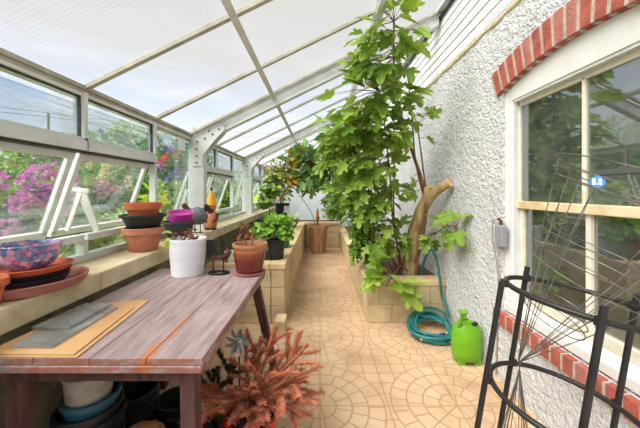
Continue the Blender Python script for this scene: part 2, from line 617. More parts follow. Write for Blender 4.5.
# ------------------------------------------------------------------ the room
XL, XR = -1.55, 1.43
EAVE = 2.19
SL = .49
Y0, Y1 = -1.7, 8.35


def roof_z(x):
    return EAVE + SL * (x - XL)


b = MB()
b.box(-1.62, 1.9, Y0, Y1 + .1, -.12, 0)
S(b.build('floor', 'floor'))

# polycarbonate roof
b = MB()
for x0, x1 in ((-1.72, 1.5),):
    z0, z1 = roof_z(x0) + .012, roof_z(x1) + .012
    b.add([(x0, Y0, z0), (x1, Y0, z1), (x1, Y1, z1), (x0, Y1, z0)], [(0, 1, 2, 3)])
S(b.build('ceiling', 'poly'))

# low wall and concrete sill on the glazed side
b = MB()
b.box(-1.66, -1.29, Y0, Y1, 0, .934)
b.box(-1.66, -1.29, Y0, Y1, -.1, 0)
low = S(b.build('wall_left', 'low_wall'))
b = MB()
joints = [Y0, -.4, .75, 1.62, 2.62, 3.5, 4.7, 5.9, 7.1, Y1]
for a, c in zip(joints, joints[1:]):
    b.box(-1.66, -1.245, a + .003, c - .003, .934, 1.04)
S(b.build('trim_1', 'concrete', bevel=.008))

# ground trim: eave beam
b = MB()
b.box(-1.63, -1.535, Y0, Y1, 2.165, 2.192)
b.box(-1.61, -1.55, Y0, Y1, 2.14, 2.165)
b.box(-1.68, -1.63, Y0, Y1, 2.13, 2.16)
S(b.build('trim_2', 'cream_metal', bevel=.004))

# bays of the glazed side
BAY0, BW = 1.88, .80
bars = [BAY0 + BW * k for k in range(-4, 9)]        # -1.32 .. 8.28
b = MB()
for k, y in enumerate(bars):
    hw = .015
    if k in (3, 4, 7, 10):        # paired opening sashes meet here with no bar between them
        b.box(-1.60, -1.54, y - hw, y + hw, 1.04, 1.18)
        b.box(-1.60, -1.54, y - hw, y + hw, 1.77, 2.15)
    else:
        b.box(-1.60, -1.54, y - hw, y + hw, 1.04, 2.15)
S(b.build('trim_3', 'white_metal', bevel=.003))


def win(n, y0, y1, kind):
    w = struct('window_%d' % n, (XL, (y0 + y1) / 2, 1.04))
    a, c = y0 + .015, y1 - .015
    f = MB()
    f.box(-1.60, -1.545, a, c, 1.04, 1.085)
    f.box(-1.595, -1.55, a, c, 2.122, 2.142)
    g = MB()
    if kind == 'open':
        f.box(-1.605, -1.53, a - .022, c + .022, 1.765, 1.83)       # mid rail, boxed
        f.box(-1.60, -1.54, a - .022, c + .022, 1.83, 1.85)
        f.box(-1.60, -1.54, a, c, 1.17, 1.215)
        g.box(-1.578, -1.574, a, c, 1.84, 2.125)
        g.box(-1.578, -1.574, a, c, 1.08, 1.175)
        f.build('frame', 'white_metal', w, bevel=.003)
        g.build('upper_pane', 'pane', w)
        k_ = MB()
        k_.box(-1.60, -1.548, a - .01, c + .01, 1.750, 1.764)
        for ya, yb, za, zb in ((a, a + .008, 1.85, 2.122), (c - .008, c, 1.85, 2.122), (a + .008, c - .008, 2.114, 2.122)):
            k_.box(-1.585, -1.565, ya, yb, za, zb)
        k_.build('gasket', 'bolt', w)
        # opening sash hinged at the rail, bottom swung outwards
        tp, bt = Vector((-1.615, 0, 1.745)), Vector((-1.80, 0, 1.215))
        n_ = (bt - tp).normalized().cross(Vector((0, 1, 0)))
        s_ = MB()
        for yy in (a + .02, c - .02):
            s_.bar(tp + Vector((0, yy, 0)), bt + Vector((0, yy, 0)), .034, .03, n_)
        s_.bar(tp + Vector((0, a, -.012)), tp + Vector((0, c, -.012)), .03, .045, (bt - tp))
        s_.bar(bt + Vector((0, a, 0)), bt + Vector((0, c, 0)), .03, .045, (bt - tp))
        so = s_.build('sash', 'white_metal', w, bevel=.003)
        gg = MB()
        t1, t2 = tp.lerp(bt, .04), tp.lerp(bt, .96)
        for off in (.002,):
            o_ = n_ * off
            gg.bar(tp.lerp(bt, .04) + Vector((0, (a + c) / 2, 0)), tp.lerp(bt, .97) + Vector((0, (a + c) / 2, 0)), c - a - .06, .004, n_)
        gg.build('sash_pane', 'pane', so)
        st = MB()
        ys = a + .12
        ap = Vector((-1.69, ys, 1.50))
        st.bar(ap, (-1.585, ys + .01, 1.215), .07, .012, (0, 1, 0), 0, .04, .012)
        st.bar(ap, (-1.765, ys - .03, 1.22), .03, .012, (0, 1, 0))
        st.bar(ap + Vector((-.06, 0, .012)), ap + Vector((.06, 0, .0)), .03, .02, (0, 1, 0))
        st.build('stay', 'white_paint', w, bevel=.002)
    else:
        f.build('frame', 'white_metal', w, bevel=.003)
        g.box(-1.578, -1.574, a, c, 1.08, 2.125)
        g.build('pane', 'pane', w)
    return w


kinds = ['open', 'tall', 'open', 'open', 'open', 'tall', 'open', 'open', 'tall', 'open', 'open', 'tall']
# posts stand at bars 1.08-.. every third bar: 3.48, 5.88 (and 8.28)
seq = {-4: 'tall', -3: 'tall', -2: 'open', -1: 'open', 0: 'open', 1: 'tall', 2: 'open', 3: 'open', 4: 'tall', 5: 'open', 6: 'open', 7: 'tall'}
for i, k in enumerate(range(-4, 8)):
    win(i + 1, BAY0 + BW * k, BAY0 + BW * (k + 1), seq[k])

# posts and rafters with bolted gusset plates
tn = 4
for y in (-1.32, .28, 3.48, 5.88, 8.22):
    fr = struct('trim_%d' % tn, (-1.47, y, 1.04))
    tn += 1
    p = MB()
    p.box(-1.53, -1.40, y - .05, y + .05, 1.04, 2.10)
    p.build('post', 'white_metal', fr, bevel=.004)
    r = MB()
    dz = .085
    r.bar((-1.52, y, roof_z(-1.52) - dz), (1.42, y, roof_z(1.42) - dz), .06, .13)
    r.bar((-1.52, y, roof_z(-1.52) - dz + .065), (1.42, y, roof_z(1.42) - dz + .065), .085, .012)
    r.bar((-1.52, y, roof_z(-1.52) - dz - .065), (1.42, y, roof_z(1.42) - dz - .065), .085, .012)
    r.build('rafter', 'white_metal', fr, bevel=.003)
    g = MB()
    gp = [(-1.545, 2.15), (-1.545, 1.80), (-1.41, 1.80), (-1.405, 1.93), (-1.27, 2.10), (-1.14, 2.245), (-1.20, 2.36), (-1.45, 2.235)]
    g.prism(gp, 1, y - .062, y - .050)
    g.prism(gp, 1, y + .050, y + .062)
    g.build('gusset_plate', 'white_metal', fr, bevel=.002)
    bo = MB()
    for (x, z) in ((-1.48, 1.84), (-1.48, 1.92), (-1.48, 2.0), (-1.47, 2.09), (-1.38, 2.13), (-1.29, 2.18), (-1.21, 2.24), (-1.33, 2.22)):
        bo.tube([(x, y - .07, z), (x, y + .07, z)], .011, 8)
    bo.build('bolts', 'bolt', fr, smooth=True)
    e = MB()
    e.prism([(1.28, 3.42), (1.43, 3.50), (1.43, 3.66), (1.28, 3.58)], 1, y - .06, y + .06)
    e.build('end_bracket', 'white_metal', fr, bevel=.003)

# glazing bars under the sheets
b = MB()
yy = BAY0 - 4 * BW
for k in range(-4, 9):
    y = BAY0 + BW * k
    if k in (2, 5):
        y -= .09
    b.bar((-1.60, y, roof_z(-1.60) - .012), (1.46, y, roof_z(1.46) - .012), .034, .03)
    b.bar((-1.60, y, roof_z(-1.60) - .03), (1.46, y, roof_z(1.46) - .03), .014, .012)
    if k in (2, 5):
        b.bar((-1.60, y + .2, roof_z(-1.60) - .012), (1.46, y + .2, roof_z(1.46) - .012), .034, .03)
S(b.build('trim_%d' % tn, 'cream_metal', bevel=.002))
tn += 1
for x, w, h in ((-.556, .05, .035), (.545, .085, .05)):
    b = MB()
    z = roof_z(x) - .045 - h * .3
    b.bar((x, Y0, z), (x, Y1, z), w, h, (-SL, 0, 1))
    S(b.build('trim_%d' % tn, 'white_metal', bevel=.003))
    tn += 1
# ledger where roof meets the house
b = MB()
b.box(1.425, 1.47, Y0, Y1, 3.575, 3.60)
S(b.build('trim_%d' % tn, 'bolt', bevel=.003))
tn += 1
b = MB()
b.box(1.385, 1.44, Y0, Y1, 3.62, 3.655)
S(b.build('trim_%d' % tn, 'white_metal', bevel=.003))
tn += 1

# end walls
b = MB()
b.add([(-1.66, Y1, 0), (1.9, Y1, 0), (1.9, Y1, roof_z(1.9)), (-1.66, Y1, roof_z(-1.66)),
       (-1.66, Y1 + .1, 0), (1.9, Y1 + .1, 0), (1.9, Y1 + .1, roof_z(1.9)), (-1.66, Y1 + .1, roof_z(-1.66))],
      [(0, 1, 2, 3), (7, 6, 5, 4), (0, 3, 7, 4), (1, 5, 6, 2), (3, 2, 6, 7), (0, 4, 5, 1)])
S(b.build('wall_back', 'back_wall'))
b = MB()
b.add([(-1.66, Y0, 0), (1.9, Y0, 0), (1.9, Y0, roof_z(1.9)), (-1.66, Y0, roof_z(-1.66)),
       (-1.66, Y0 - .1, 0), (1.9, Y0 - .1, 0), (1.9, Y0 - .1, roof_z(1.9)), (-1.66, Y0 - .1, roof_z(-1.66))],
      [(0, 1, 2, 3)])
S(b.build('wall_front', 'poly'))  # unseen end, made translucent to let in fill light from behind the camera

# house wall in stucco with an arched opening
WA, WB = .96, 2.24          # opening along the wall
WC, WH = 1.60, .64
ZS, ZC = 2.27, 2.375        # springing and crown
ZB = .565
rad = (WH ** 2 + (ZC - ZS) ** 2) / (2 * (ZC - ZS))


def arch_z(y, extra=0.0):
    return ZC - rad + math.sqrt(max(0, (rad + extra) ** 2 - (y - WC) ** 2))


def top_z(y):
    return 2.872 + .014 * mnoise.noise(Vector((y * 5, 0, 3))) + .01 * mnoise.noise(Vector((y * 17, 1, 0)))


b = MB()
ys = sorted(set([Y0, Y1, WA, WB] + [WA + (WB - WA) * i / 24 for i in range(25)] + [Y0 + (Y1 - Y0) * i / 120 for i in range(121)]))
for a, c in zip(ys, ys[1:]):
    mid = (a + c) / 2
    if WA < mid < WB:
        b.face([(XR, a, 0), (XR, c, 0), (XR, c, ZB), (XR, a, ZB)])
        b.face([(XR, a, arch_z(a)), (XR, c, arch_z(c)), (XR, c, top_z(c)), (XR, a, top_z(a))])
        b.face([(XR, a, arch_z(a)), (XR, c, arch_z(c)), (XR + .16, c, arch_z(c)), (XR + .16, a, arch_z(a))])
        b.face([(XR, a, ZB), (XR, c, ZB), (XR + .16, c, ZB), (XR + .16, a, ZB)])
    else:
        b.face([(XR, a, 0), (XR, c, 0), (XR, c, top_z(c)), (XR, a, top_z(a))])
    b.face([(XR, a, top_z(a)), (XR, c, top_z(c)), (XR + .06, c, top_z(c)), (XR + .06, a, top_z(a))])
for y in (WA, WB):
    b.face([(XR, y, ZB), (XR + .16, y, ZB), (XR + .16, y, arch_z(y)), (XR, y, arch_z(y))])
S(b.build('wall_right', 'stucco'))
# ragged cream edge along the top of the render coat
b = MB()
n = 260
pts, rs = [], []
for i in range(n + 1):
    y = Y0 + (Y1 - Y0) * i / n
    pts.append((XR + .008, y, top_z(y) + .002))
    rs.append(.024 + .014 * mnoise.noise(Vector((y * 21, 4, 2))) + .005 * mnoise.noise(Vector((y * 60, 4, 2))))
b.tube(pts, rs, 8)
S(b.build('trim_%d' % tn, 'cream_edge', smooth=True))
tn += 1
# clapboards above
b = MB()
z = 2.84
step = .105
while z < 3.66:
    b.prism([(1.52, z), (1.458, z), (1.474, z + step + .01), (1.52, z + step + .01)], 1, Y0, Y1)
    z += step
b.box(1.50, 1.58, Y0, Y1, 2.84, 3.7)
siding = struct('wall_upper', (1.5, 3, 2.84))
b.build('clapboards', 'siding', siding)

# the house window
w = struct('window_13', (1.47, WC, ZB))
f = MB()
XF = 1.455
f.box(XF, 1.56, WB - .085, WB, .62, 2.185)
f.box(XF, 1.56, WA, WA + .085, .62, 2.185)
hp = [(WA, 2.185)] + [(WA + (WB - WA) * i / 20, arch_z(WA + (WB - WA) * i / 20) - .001) for i in range(21)] + [(WB, 2.185)]
f.prism(hp, 0, XF, 1.56)
f.build('frame', 'white_paint', w, bevel=.003)
f = MB()
ga, gb = WA + .085, WB - .085
for yv in (ga, gb):
    f.box(1.462, 1.50, yv - .005, yv + .005, .62, 2.185)
f.box(1.462, 1.50, ga, gb, 2.168, 2.186)
f.build('storm_channel', 'white_metal', w)
# sashes
ym = 1.625
f = MB()
f.box(1.50, 1.535, gb - .014, gb + .008, 1.40, 2.17)
f.box(1.50, 1.535, ga - .008, ga + .014, 1.40, 2.17)
f.box(1.50, 1.535, ga, gb, 2.135, 2.17)
f.box(1.500, 1.535, ym - .010, ym + .010, 1.42, 2.15)
su = f.build('upper_sash', 'pale_wood', w, bevel=.003)
g = MB()
g.box(1.516, 1.520, ga, gb, 1.42, 2.15)
g.build('upper_glass', 'house_glass', su)
f = MB()
f.box(1.485, 1.545, ga, gb, 1.37, 1.425)
f.build('meeting_rail', 'tan_wood', w, bevel=.004)
f = MB()
f.box(1.51, 1.55, gb - .035, gb + .008, .67, 1.37)
f.box(1.51, 1.55, ga - .008, ga + .035, .67, 1.37)
f.box(1.505, 1.55, ga, gb, .67, .735)
f.box(1.508, 1.55, ym - .035, ym - .005, .70, 1.37)
sl = f.build('lower_sash', 'pale_wood', w, bevel=.003)
g = MB()
g.box(1.53, 1.534, ga, gb, .70, 1.37)
g.build('lower_glass', 'house_glass', sl)
f = MB()
f.prism([(1.44, .575), (1.56, .575), (1.56, .672), (1.50, .668), (1.44, .63)], 1, WA + .002, WB - .002)
f.build('window_sill', 'white_paint', w, bevel=.004)
# brick arch
f = MB()
nb = 17
a0 = math.asin((WH + .04) / rad)
pitch = 2 * a0 / nb
for i in range(nb):
    am = -a0 + pitch * (i + .5)
    hw = pitch * .365
    qs = []
    for (aa, rr) in ((am - hw, rad), (am + hw, rad), (am + hw * 1.02, rad + .20), (am - hw * 1.02, rad + .20)):
        qs.append((WC + rr * math.sin(aa), ZC - rad + rr * math.cos(aa)))
    f.prism(qs, 0, XR - .022, XR + .12, 1 if i in (8, 9, 4, 12) else 0)
f.build('brick_arch', ['brick', 'brick_pale'], w, bevel=.004)
f = MB()
arcp = []
for rr, sgn in ((rad + .004, 1), (rad + .197, -1)):
    rng = [(-a0 - .004) + (2 * a0 + .008) * i / 24 for i in range(25)]
    if sgn < 0:
        rng.reverse()
    for aa in rng:
        arcp.append((WC + rr * math.sin(aa), ZC - rad + rr * math.cos(aa)))
f.prism(arcp, 0, XR - .018, XR + .10)
f.build('arch_mortar', 'mortar', w)
f = MB()
nb = 17
y = WA - .05
step = (WB + .07 - y) / nb
for i in range(nb):
    f.prism([(XR - .035, .462), (XR + .14, .462), (XR + .14, .578), (XR - .035, .560)], 1, y + step * i + .009, y + step * (i + 1) - .009, 1 if i in (3, 7, 13) else 0)
f.build('brick_sill', ['brick', 'brick_pale'], w, bevel=.004)
f = MB()
f.box(XR - .031, XR + .14, WA - .046, WB + .066, .466, .556)
f.build('sill_mortar', 'mortar', w)
# the dim room behind the glass
b = MB()
b.add([(1.60, -.6, 0), (4.2, -.6, 0), (4.2, 4.2, 0), (1.60, 4.2, 0), (1.60, -.6, 2.9), (4.2, -.6, 2.9), (4.2, 4.2, 2.9), (1.60, 4.2, 2.9)],
      [(0, 1, 2, 3), (4, 5, 6, 7), (0, 1, 5, 4), (1, 2, 6, 5), (2, 3, 7, 6)])
S(b.build('wall_interior', 'interior'))
b = MB()
nn = 40
for i in range(nn):
    ya, yb = 1.98 + .30 * i / nn, 1.98 + .30 * (i + 1) / nn
    xa, xb = 1.66 + .02 * math.sin(i * 1.1), 1.66 + .02 * math.sin((i + 1) * 1.1)
    b.face([(xa, ya, .5), (xb, yb, .5), (xb, yb, 2.4), (xa, ya, 2.4)])
tag(b.build('curtain', 'curtain', smooth=True), 'pale green curtain hanging inside the house window at its far edge', 'curtain')


# ------------------------------------------------------------------ raised planters in block
def block_wall(mb, axis, fixed, thick, a, c, z0, z1, rows, length=.30, seed=0):
    """blocks in courses; axis 0: wall runs along x, 1: along y"""
    h = (z1 - z0) / rows
    for r in range(rows):
        p = a - (0 if r % 2 == 0 else length / 2)
        while p < c - 1e-4:
            s0, s1 = max(a, p) + .002, min(c, p + length) - .002
            p += length
            if s1 - s0 < .02:
                continue
            lo, hi = z0 + h * r + .002, z0 + h * (r + 1) - .002
            if axis == 0:
                mb.box(s0, s1, fixed, fixed + thick, lo, hi)
            else:
                mb.box(fixed, fixed + thick, s0, s1, lo, hi)


# bed on the glazed side
pl = thing('raised_planter', 'long raised sandstone planter under the greenhouse windows, beyond the worktable', 'planter', (-.85, 5.4, 0), )
b = MB()
block_wall(b, 1, -.55, .15, 3.21, Y1 - .9, 0, .615, 3, .34)
block_wall(b, 0, 3.21, .15, -1.285, -.555, 0, .615, 3, .30)
b.build('block_wall', 'block', pl, bevel=.005)
b = MB()
for a, c in ((3.20, 4.3), (4.3, 5.4), (5.4, 6.5), (6.5, Y1 - .9)):
    b.box(-.565, -.39, a + .002, c - .002, .615, .68)
b.box(-1.285, -.569, 3.20, 3.375, .615, .68)
b.build('coping', 'cap', pl, bevel=.006)
b = MB()
b.box(-1.285, -.555, 3.365, Y1 - .01, .3, .655)
b.build('soil', 'soil', pl)
# bed across the end
pl = thing('raised_planter', 'raised sandstone planter across the far end wall, behind the fluted pot', 'planter', (.05, 7.9, 0))
b = MB()
block_wall(b, 0, 7.5, .15, -.385, .515, 0, .615, 3, .32)
b.build('block_wall', 'block', pl, bevel=.005)
b = MB()
b.box(-.565, .515, 7.48, 7.66, .615, .68)
b.build('coping', 'cap', pl, bevel=.006)
b = MB()
b.box(-.55, .515, 7.66, Y1 - .01, .3, .65)
b.build('soil', 'soil', pl)
# bed on the house side
pl = thing('raised_planter', 'low raised sandstone planter along the white stucco wall holding the tall fig', 'planter', (1, 5.5, 0))
b = MB()
block_wall(b, 1, .53, .15, 3.40, Y1 - .01, 0, .425, 2, .34)
block_wall(b, 0, 3.24, .15, .53, 1.425, 0, .425, 2, .29)
b.build('block_wall', 'block', pl, bevel=.005)
b = MB()
for a, c in ((3.43, 4.6), (4.6, 5.8), (5.8, 7.0), (7.0, Y1 - .01)):
    b.box(.52, .69, a + .002, c - .002, .425, .485)
for a, c in ((.52, .98), (.98, 1.425)):
    b.box(a + .001, c - .001, 3.23, 3.43, .425, .485)
b.build('coping', 'cap', pl, bevel=.006)
b = MB()
b.box(.69, 1.425, 3.43, Y1 - .01, .25, .46)
b.build('soil', 'mulch', pl)


# ------------------------------------------------------------------ plants
FIG = [(0, 0), (.10, -.07), (.26, -.04), (.40, .10), (.36, .20), (.27, .27), (.44, .40), (.50, .58), (.38, .60), (.20, .54), (.19, .66), (.20, .84), (.09, .98), (0, 1.02)]
OVAL = [(0, 0), (.16, .10), (.27, .32), (.28, .55), (.17, .82), (0, 1.0)]
ROUND = [(0, .0), (.24, -.08), (.46, .14), (.50, .44), (.36, .74), (.17, .86), (0, .82)]
SLIM = [(0, 0), (.10, .2), (.13, .5), (.07, .85), (0, 1)]


def put_leaf(mb, pos, tip, nrm, size, shape, droop=.25, fold=.18, m=0):
    t = Vector(tip).normalized()
    s = t.cross(Vector(nrm))
    if s.length < 1e-4:
        s = t.cross(Vector((.3, .5, .8)))
    s.normalize()
    u = s.cross(t)
    half = shape
    n = len(half)
    vs = []
    for x, y in half:
        vs.append(pos + (s * x + t * y + u * (fold * abs(x) - droop * y * y)) * size)
    mids = []
    for x, y in half[1:-1]:
        vs.append(pos + (s * -x + t * y + u * (fold * abs(x) - droop * y * y)) * size)
    right = list(range(n))
    left = [0] + list(range(n, n + n - 2)) + [n - 1]
    mb.add(vs, [tuple(right), tuple(reversed(left))], m)


def rv(s=1.0):
    return Vector((R.uniform(-s, s), R.uniform(-s, s), R.uniform(-s, s)))


def inball():
    while True:
        v = rv()
        if v.length <= 1:
            return v


def smooth_path(pts, k=4):
    pts = [Vector(p) for p in pts]
    out = []
    for i in range(len(pts) - 1):
        p0, p1, p2, p3 = pts[max(i - 1, 0)], pts[i], pts[i + 1], pts[min(i + 2, len(pts) - 1)]
        for j in range(k):
            t = j / k
            out.append(.5 * ((2 * p1) + (p2 - p0) * t + (2 * p0 - 5 * p1 + 4 * p2 - p3) * t * t + (3 * p1 - p0 - 3 * p2 + p3) * t ** 3))
    out.append(pts[-1])
    return out


def grow(root, stems, blobs, shape, leafmat, stemmat, fname='foliage', sname='stems', twig=.0035, reach=.6, droop=.25, limit=None, fold=.18):
    """stems: [(points, r0, r1)], blobs: [(centre, radii, n, size)]"""
    sb, lb = MB(), MB()
    samples = []
    for pts, r0, r1 in stems:
        sp = smooth_path(pts)
        sb.tube(sp, [r0 + (r1 - r0) * i / (len(sp) - 1) for i in range(len(sp))], 7)
        samples += sp
    for c, rad_, n, size in blobs:
        c = Vector(c)
        rad_ = Vector(rad_)
        for i in range(n):
            v = inball()
            v = v * (.55 + .45 * v.length)
            p = c + Vector((v.x * rad_.x, v.y * rad_.y, v.z * rad_.z))
            if limit and not limit(p):
                continue
            q = min(samples, key=lambda s_: (s_ - p).length_squared) if samples else c
            out = (p - q)
            out = out.normalized() if out.length > 1e-4 else rv().normalized()
            tip = out * .8 + v * .5 + Vector((0, 0, -.12)) + rv(.55)
            nrm = Vector((0, -.45, 1)) + rv(.8) + v * .3
            sz = size * R.uniform(.7, 1.2)
            put_leaf(lb, p, tip, nrm, sz, shape, droop * R.uniform(.5, 1.5), fold)
            L = (p - q).length
            if L < reach and L > .02:
                sb.tube([q, q.lerp(p, .5) + Vector((0, 0, .06 * L)), p], [twig, twig * .8, twig * .6], 4)
    if root.location.x > -1.8:           # indoors: leaves rest against wall and roof, not through them
        for q_ in (sb, lb):
            q_.v = [(min(x, 1.422), y, min(z, roof_z(x) - .035)) for x, y, z in q_.v]
    so = sb.build(sname, stemmat, root, smooth=True)
    lo = lb.build(fname, leafmat, root)
    return so, lo


def bl(px, py, d, rx, ry, rd, n, size):
    k = d / F
    return (P(px, py, d), (rx * k, rd, ry * k), n, size)


def under_roof(p):
    return p.z < roof_z(p.x) - .16 and p.x < 1.34 and p.x > -1.2 and p.y < 8.2


# --- the tall fig
fig = thing('fig_tree', 'tall leafy fig tree with a sawn trunk stub, against the white stucco wall', 'tree', (1.12, 3.62, .45))
tb = MB()
trunk = smooth_path([(1.13, 3.62, .40), (1.135, 3.58, .62), (1.15, 3.5, .95), (1.19, 3.36, 1.25), (1.225, 3.25, 1.42), (1.22, 3.2, 1.55)])
tb.tube(trunk, [.10 - .045 * i / (len(trunk) - 1) for i in range(len(trunk))], 12)
stub = smooth_path([(1.20, 3.32, 1.30), (1.25, 3.2, 1.45), (1.31, 3.10, 1.53), (1.375, 3.02, 1.585)])
tb.tube(stub, [.06, .06, .058, .056, .055, .053, .05, .05, .048, .048, .047, .05, .052], 10)
to = tb.build('trunk', 'bark', fig, smooth=True)
cb = MB()
d_ = (stub[-1] - stub[-2]).normalized()
cb.tube([stub[-1] - d_ * .004, stub[-1] + d_ * .004], .046, 12)
cb.build('sawn_end', 'cut_wood', to)
stems = [
    ([(1.16, 3.46, .62), (1.20, 3.33, 1.0), (1.19, 3.22, 1.45), (1.03, 3.2, 1.96), (.87, 3.1, 2.38), (.76, 2.92, 2.75), (.69, 2.66, 3.08)], .026, .008),
    ([(1.18, 3.25, 1.45), (1.07, 3.2, 1.85), (1.0, 3.1, 2.3), (.92, 3.0, 2.75)], .012, .006),
    ([(1.2, 3.22, 1.48), (1.12, 3.15, 1.9), (1.06, 3.1, 2.2)], .010, .006),
    ([(1.05, 3.6, .48), (.9, 3.5, 1.1), (.82, 3.35, 1.7), (.72, 3.2, 2.25), (.62, 3.0, 2.55)], .014, .006),
    ([(1.0, 3.65, .48), (.75, 3.6, 1.0), (.6, 3.5, 1.5), (.45, 3.4, 1.95)], .012, .005),
    ([(1.02, 3.62, .48), (.92, 3.55, 1.2), (.9, 3.45, 1.9), (.85, 3.3, 2.3)], .012, .006),
    ([(1.14, 3.55, .5), (1.24, 3.4, .9), (1.34, 3.18, 1.06), (1.33, 2.95, 1.14), (1.33, 2.76, 1.16)], .010, .004),
    ([(1.10, 3.55, .5), (.95, 3.35, .62), (.82, 3.17, .56), (.72, 3.14, .45)], .009, .004),
]
blobs = [bl(398, 14, 2.62, 20, 12, .10, 12, .17), bl(388, 34, 2.66, 38, 18, .14, 26, .165), bl(386, 62, 2.78, 40, 20, .2, 40, .17), bl(380, 95, 2.95, 48, 22, .24, 66, .17),
         bl(366, 128, 3.12, 48, 26, .28, 90, .165), bl(362, 162, 3.28, 44, 26, .28, 95, .16), bl(366, 195, 3.38, 40, 26, .28, 85, .155),
         bl(388, 238, 3.45, 26, 22, .2, 50, .145), bl(352, 140, 3.3, 26, 34, .25, 60, .15), bl(414, 120, 3.05, 16, 30, .15, 16, .13), bl(412, 185, 3.2, 8, 16, .1, 6, .12),
         bl(460, 216, 2.74, 14, 6, .05, 6, .16), bl(456, 234, 2.76, 16, 9, .05, 8, .15), bl(440, 226, 3.0, 12, 10, .08, 8, .15), bl(430, 240, 3.15, 10, 8, .08, 5, .14),
         bl(382, 276, 3.10, 14, 10, .05, 6, .21), bl(398, 288, 3.08, 12, 8, .05, 4, .22), bl(380, 262, 3.2, 12, 10, .06, 8, .16)]
grow(fig, stems, blobs, FIG, 'fig_leaf', 'stem', limit=lambda p: p.z < roof_z(p.x) - .06 and p.x < 1.375 and (p.y < 3.2 or p.z > .52))

# --- smaller leaved shrub on the path edge
sh = thing('shrub', 'dense small-leaved green shrub spilling over the low planter edge beside the path', 'shrub', (.85, 4.6, .46))
stems = [([(.85, 4.6, .44), (.75, 4.5, .9), (.6, 4.4, 1.3)], .014, .005), ([(.85, 4.55, .44), (.7, 4.3, .7), (.52, 4.2, .8)], .012, .004),
         ([(.9, 4.7, .44), (.85, 4.6, 1.2), (.8, 4.5, 1.7), (.7, 4.4, 2.0)], .016, .005), ([(.8, 4.9, .44), (.6, 4.9, 1.0), (.5, 4.8, 1.5)], .012, .004)]
blobs = [bl(356, 232, 3.7, 16, 24, .16, 300, .07), bl(366, 218, 3.8, 20, 24, .2, 200, .08), bl(352, 252, 3.7, 9, 12, .12, 110, .065),
         bl(352, 195, 4.6, 24, 26, .3, 190, .095), bl(372, 250, 3.85, 16, 14, .15, 90, .08), bl(350, 165, 4.6, 22, 16, .3, 80, .1)]
grow(sh, stems, blobs, OVAL, 'small_leaf', 'dark_stem', limit=lambda p: p.x < 1.38 and (p.z > .5 or p.x < .5) and p.x > .40)

# --- second fig at the far end
f2 = thing('fig_tree', 'darker fig tree growing by the far wall with leaves hanging over the path', 'tree', (.55, 7.0, .46))
stems = [([(.85, 6.9, .42), (.75, 6.8, 1.1), (.55, 6.6, 1.7), (.2, 6.4, 2.0), (-.15, 6.2, 2.1)], .03, .007),
         ([(.75, 6.8, 1.1), (.5, 6.9, 1.5), (.25, 6.9, 1.75), (.05, 6.8, 1.9)], .014, .006),
         ([(.85, 6.9, .46), (.7, 6.6, 1.4), (.6, 6.3, 2.2), (.5, 6.1, 2.6)], .018, .006),
         ([(.75, 7.0, .6), (.55, 7.2, 1.0), (.4, 7.3, 1.3)], .014, .006)]
blobs = [bl(304, 158, 6.2, 18, 12, .25, 55, .20), bl(308, 178, 6.3, 20, 14, .25, 60, .20), bl(326, 170, 6.4, 22, 22, .3, 85, .20), bl(338, 150, 6.2, 22, 18, .3, 70, .20),
         bl(338, 195, 6.8, 14, 18, .25, 60, .19), bl(340, 212, 7.0, 12, 9, .2, 34, .16), bl(330, 140, 6.0, 16, 14, .2, 34, .19)]
grow(f2, stems, blobs, FIG, 'fig_dark', 'dark_stem', limit=under_roof, twig=.006)


# ------------------------------------------------------------------ pots
def pot_profile(rb, rt, h, wall=.008, rim=.0, rimh=.0, floor_=.012):
    p = [(rb * .96, 0), (rb, .004)]
    if rim:
        p += [(rb + (rt - rb) * (h - rimh) / h, h - rimh), (rt + rim, h - rimh), (rt + rim, h - .003), (rt + rim - .003, h)]
    else:
        p += [(rt, h - .003), (rt - .002, h)]
    p += [(rt - wall, h), (rt - wall - .001, h - .006), (max(.01, rb - wall), floor_), (.0, floor_)]
    return p


def pot(name, label, cat, x, y, z, rb, rt, h, mat, rim=0, rimh=0, soil=None, group=None, flute=None, n=36, prof=None, tilt=None):
    t = thing(name, label, cat, (x, y, z), group)
    b = MB()
    b.lathe(prof or pot_profile(rb, rt, h, rim=rim, rimh=rimh), n, (0, 0, 0), flute=flute)
    o = b.build('body', mat, smooth=True)
    o.parent = t
    if soil:
        s = MB()
        f_ = .86
        rs = rb + (rt - rb) * f_ - .01
        s.lathe([(rs * .98, h * f_ - .02), (rs, h * f_), (rs * .5, h * f_ + .006), (0, h * f_ + .008)], 24)
        so = s.build('soil', soil, smooth=True)
        so.parent = t
    if tilt:
        t.rotation_euler = tilt
    return t


# --- items on the concrete sill, nearest first
SZ = 1.04
t = thing('saucer', 'wide pink clay saucer at the bottom of the stack on the concrete sill', 'saucer', (-1.375, 1.36, SZ), 'stacked saucers')
b = MB()
b.lathe([(.175, 0), (.195, .006), (.212, .04), (.214, .048), (.204, .05), (.196, .044), (.182, .014), (0, .012)], 48)
b.build('dish', 'pink_clay', smooth=True).parent = t
zz = SZ + .022
for (nm, lab, r_, mat_, dz, dx) in (('saucer', 'charcoal plastic saucer lying in the wide pink saucer', .150, 'grey_plastic', .026, -.01),
                                    ('saucer', 'black plastic saucer under the orange saucer on the sill', .148, 'black_plastic', .026, .0),
                                    ('saucer', 'orange clay saucer directly under the floral bowl', .152, 'orange_clay', .024, .005)):
    t = thing(nm, lab, 'saucer', (-1.38 + dx, 1.36, zz), 'stacked saucers')
    b = MB()
    b.lathe([(r_ * .86, 0), (r_ * .9, .003), (r_, .030), (r_ + .004, .034), (r_ - .004, .036), (r_ * .87, .012), (0, .010)], 44)
    b.build('dish', mat_, smooth=True).parent = t
    zz += dz
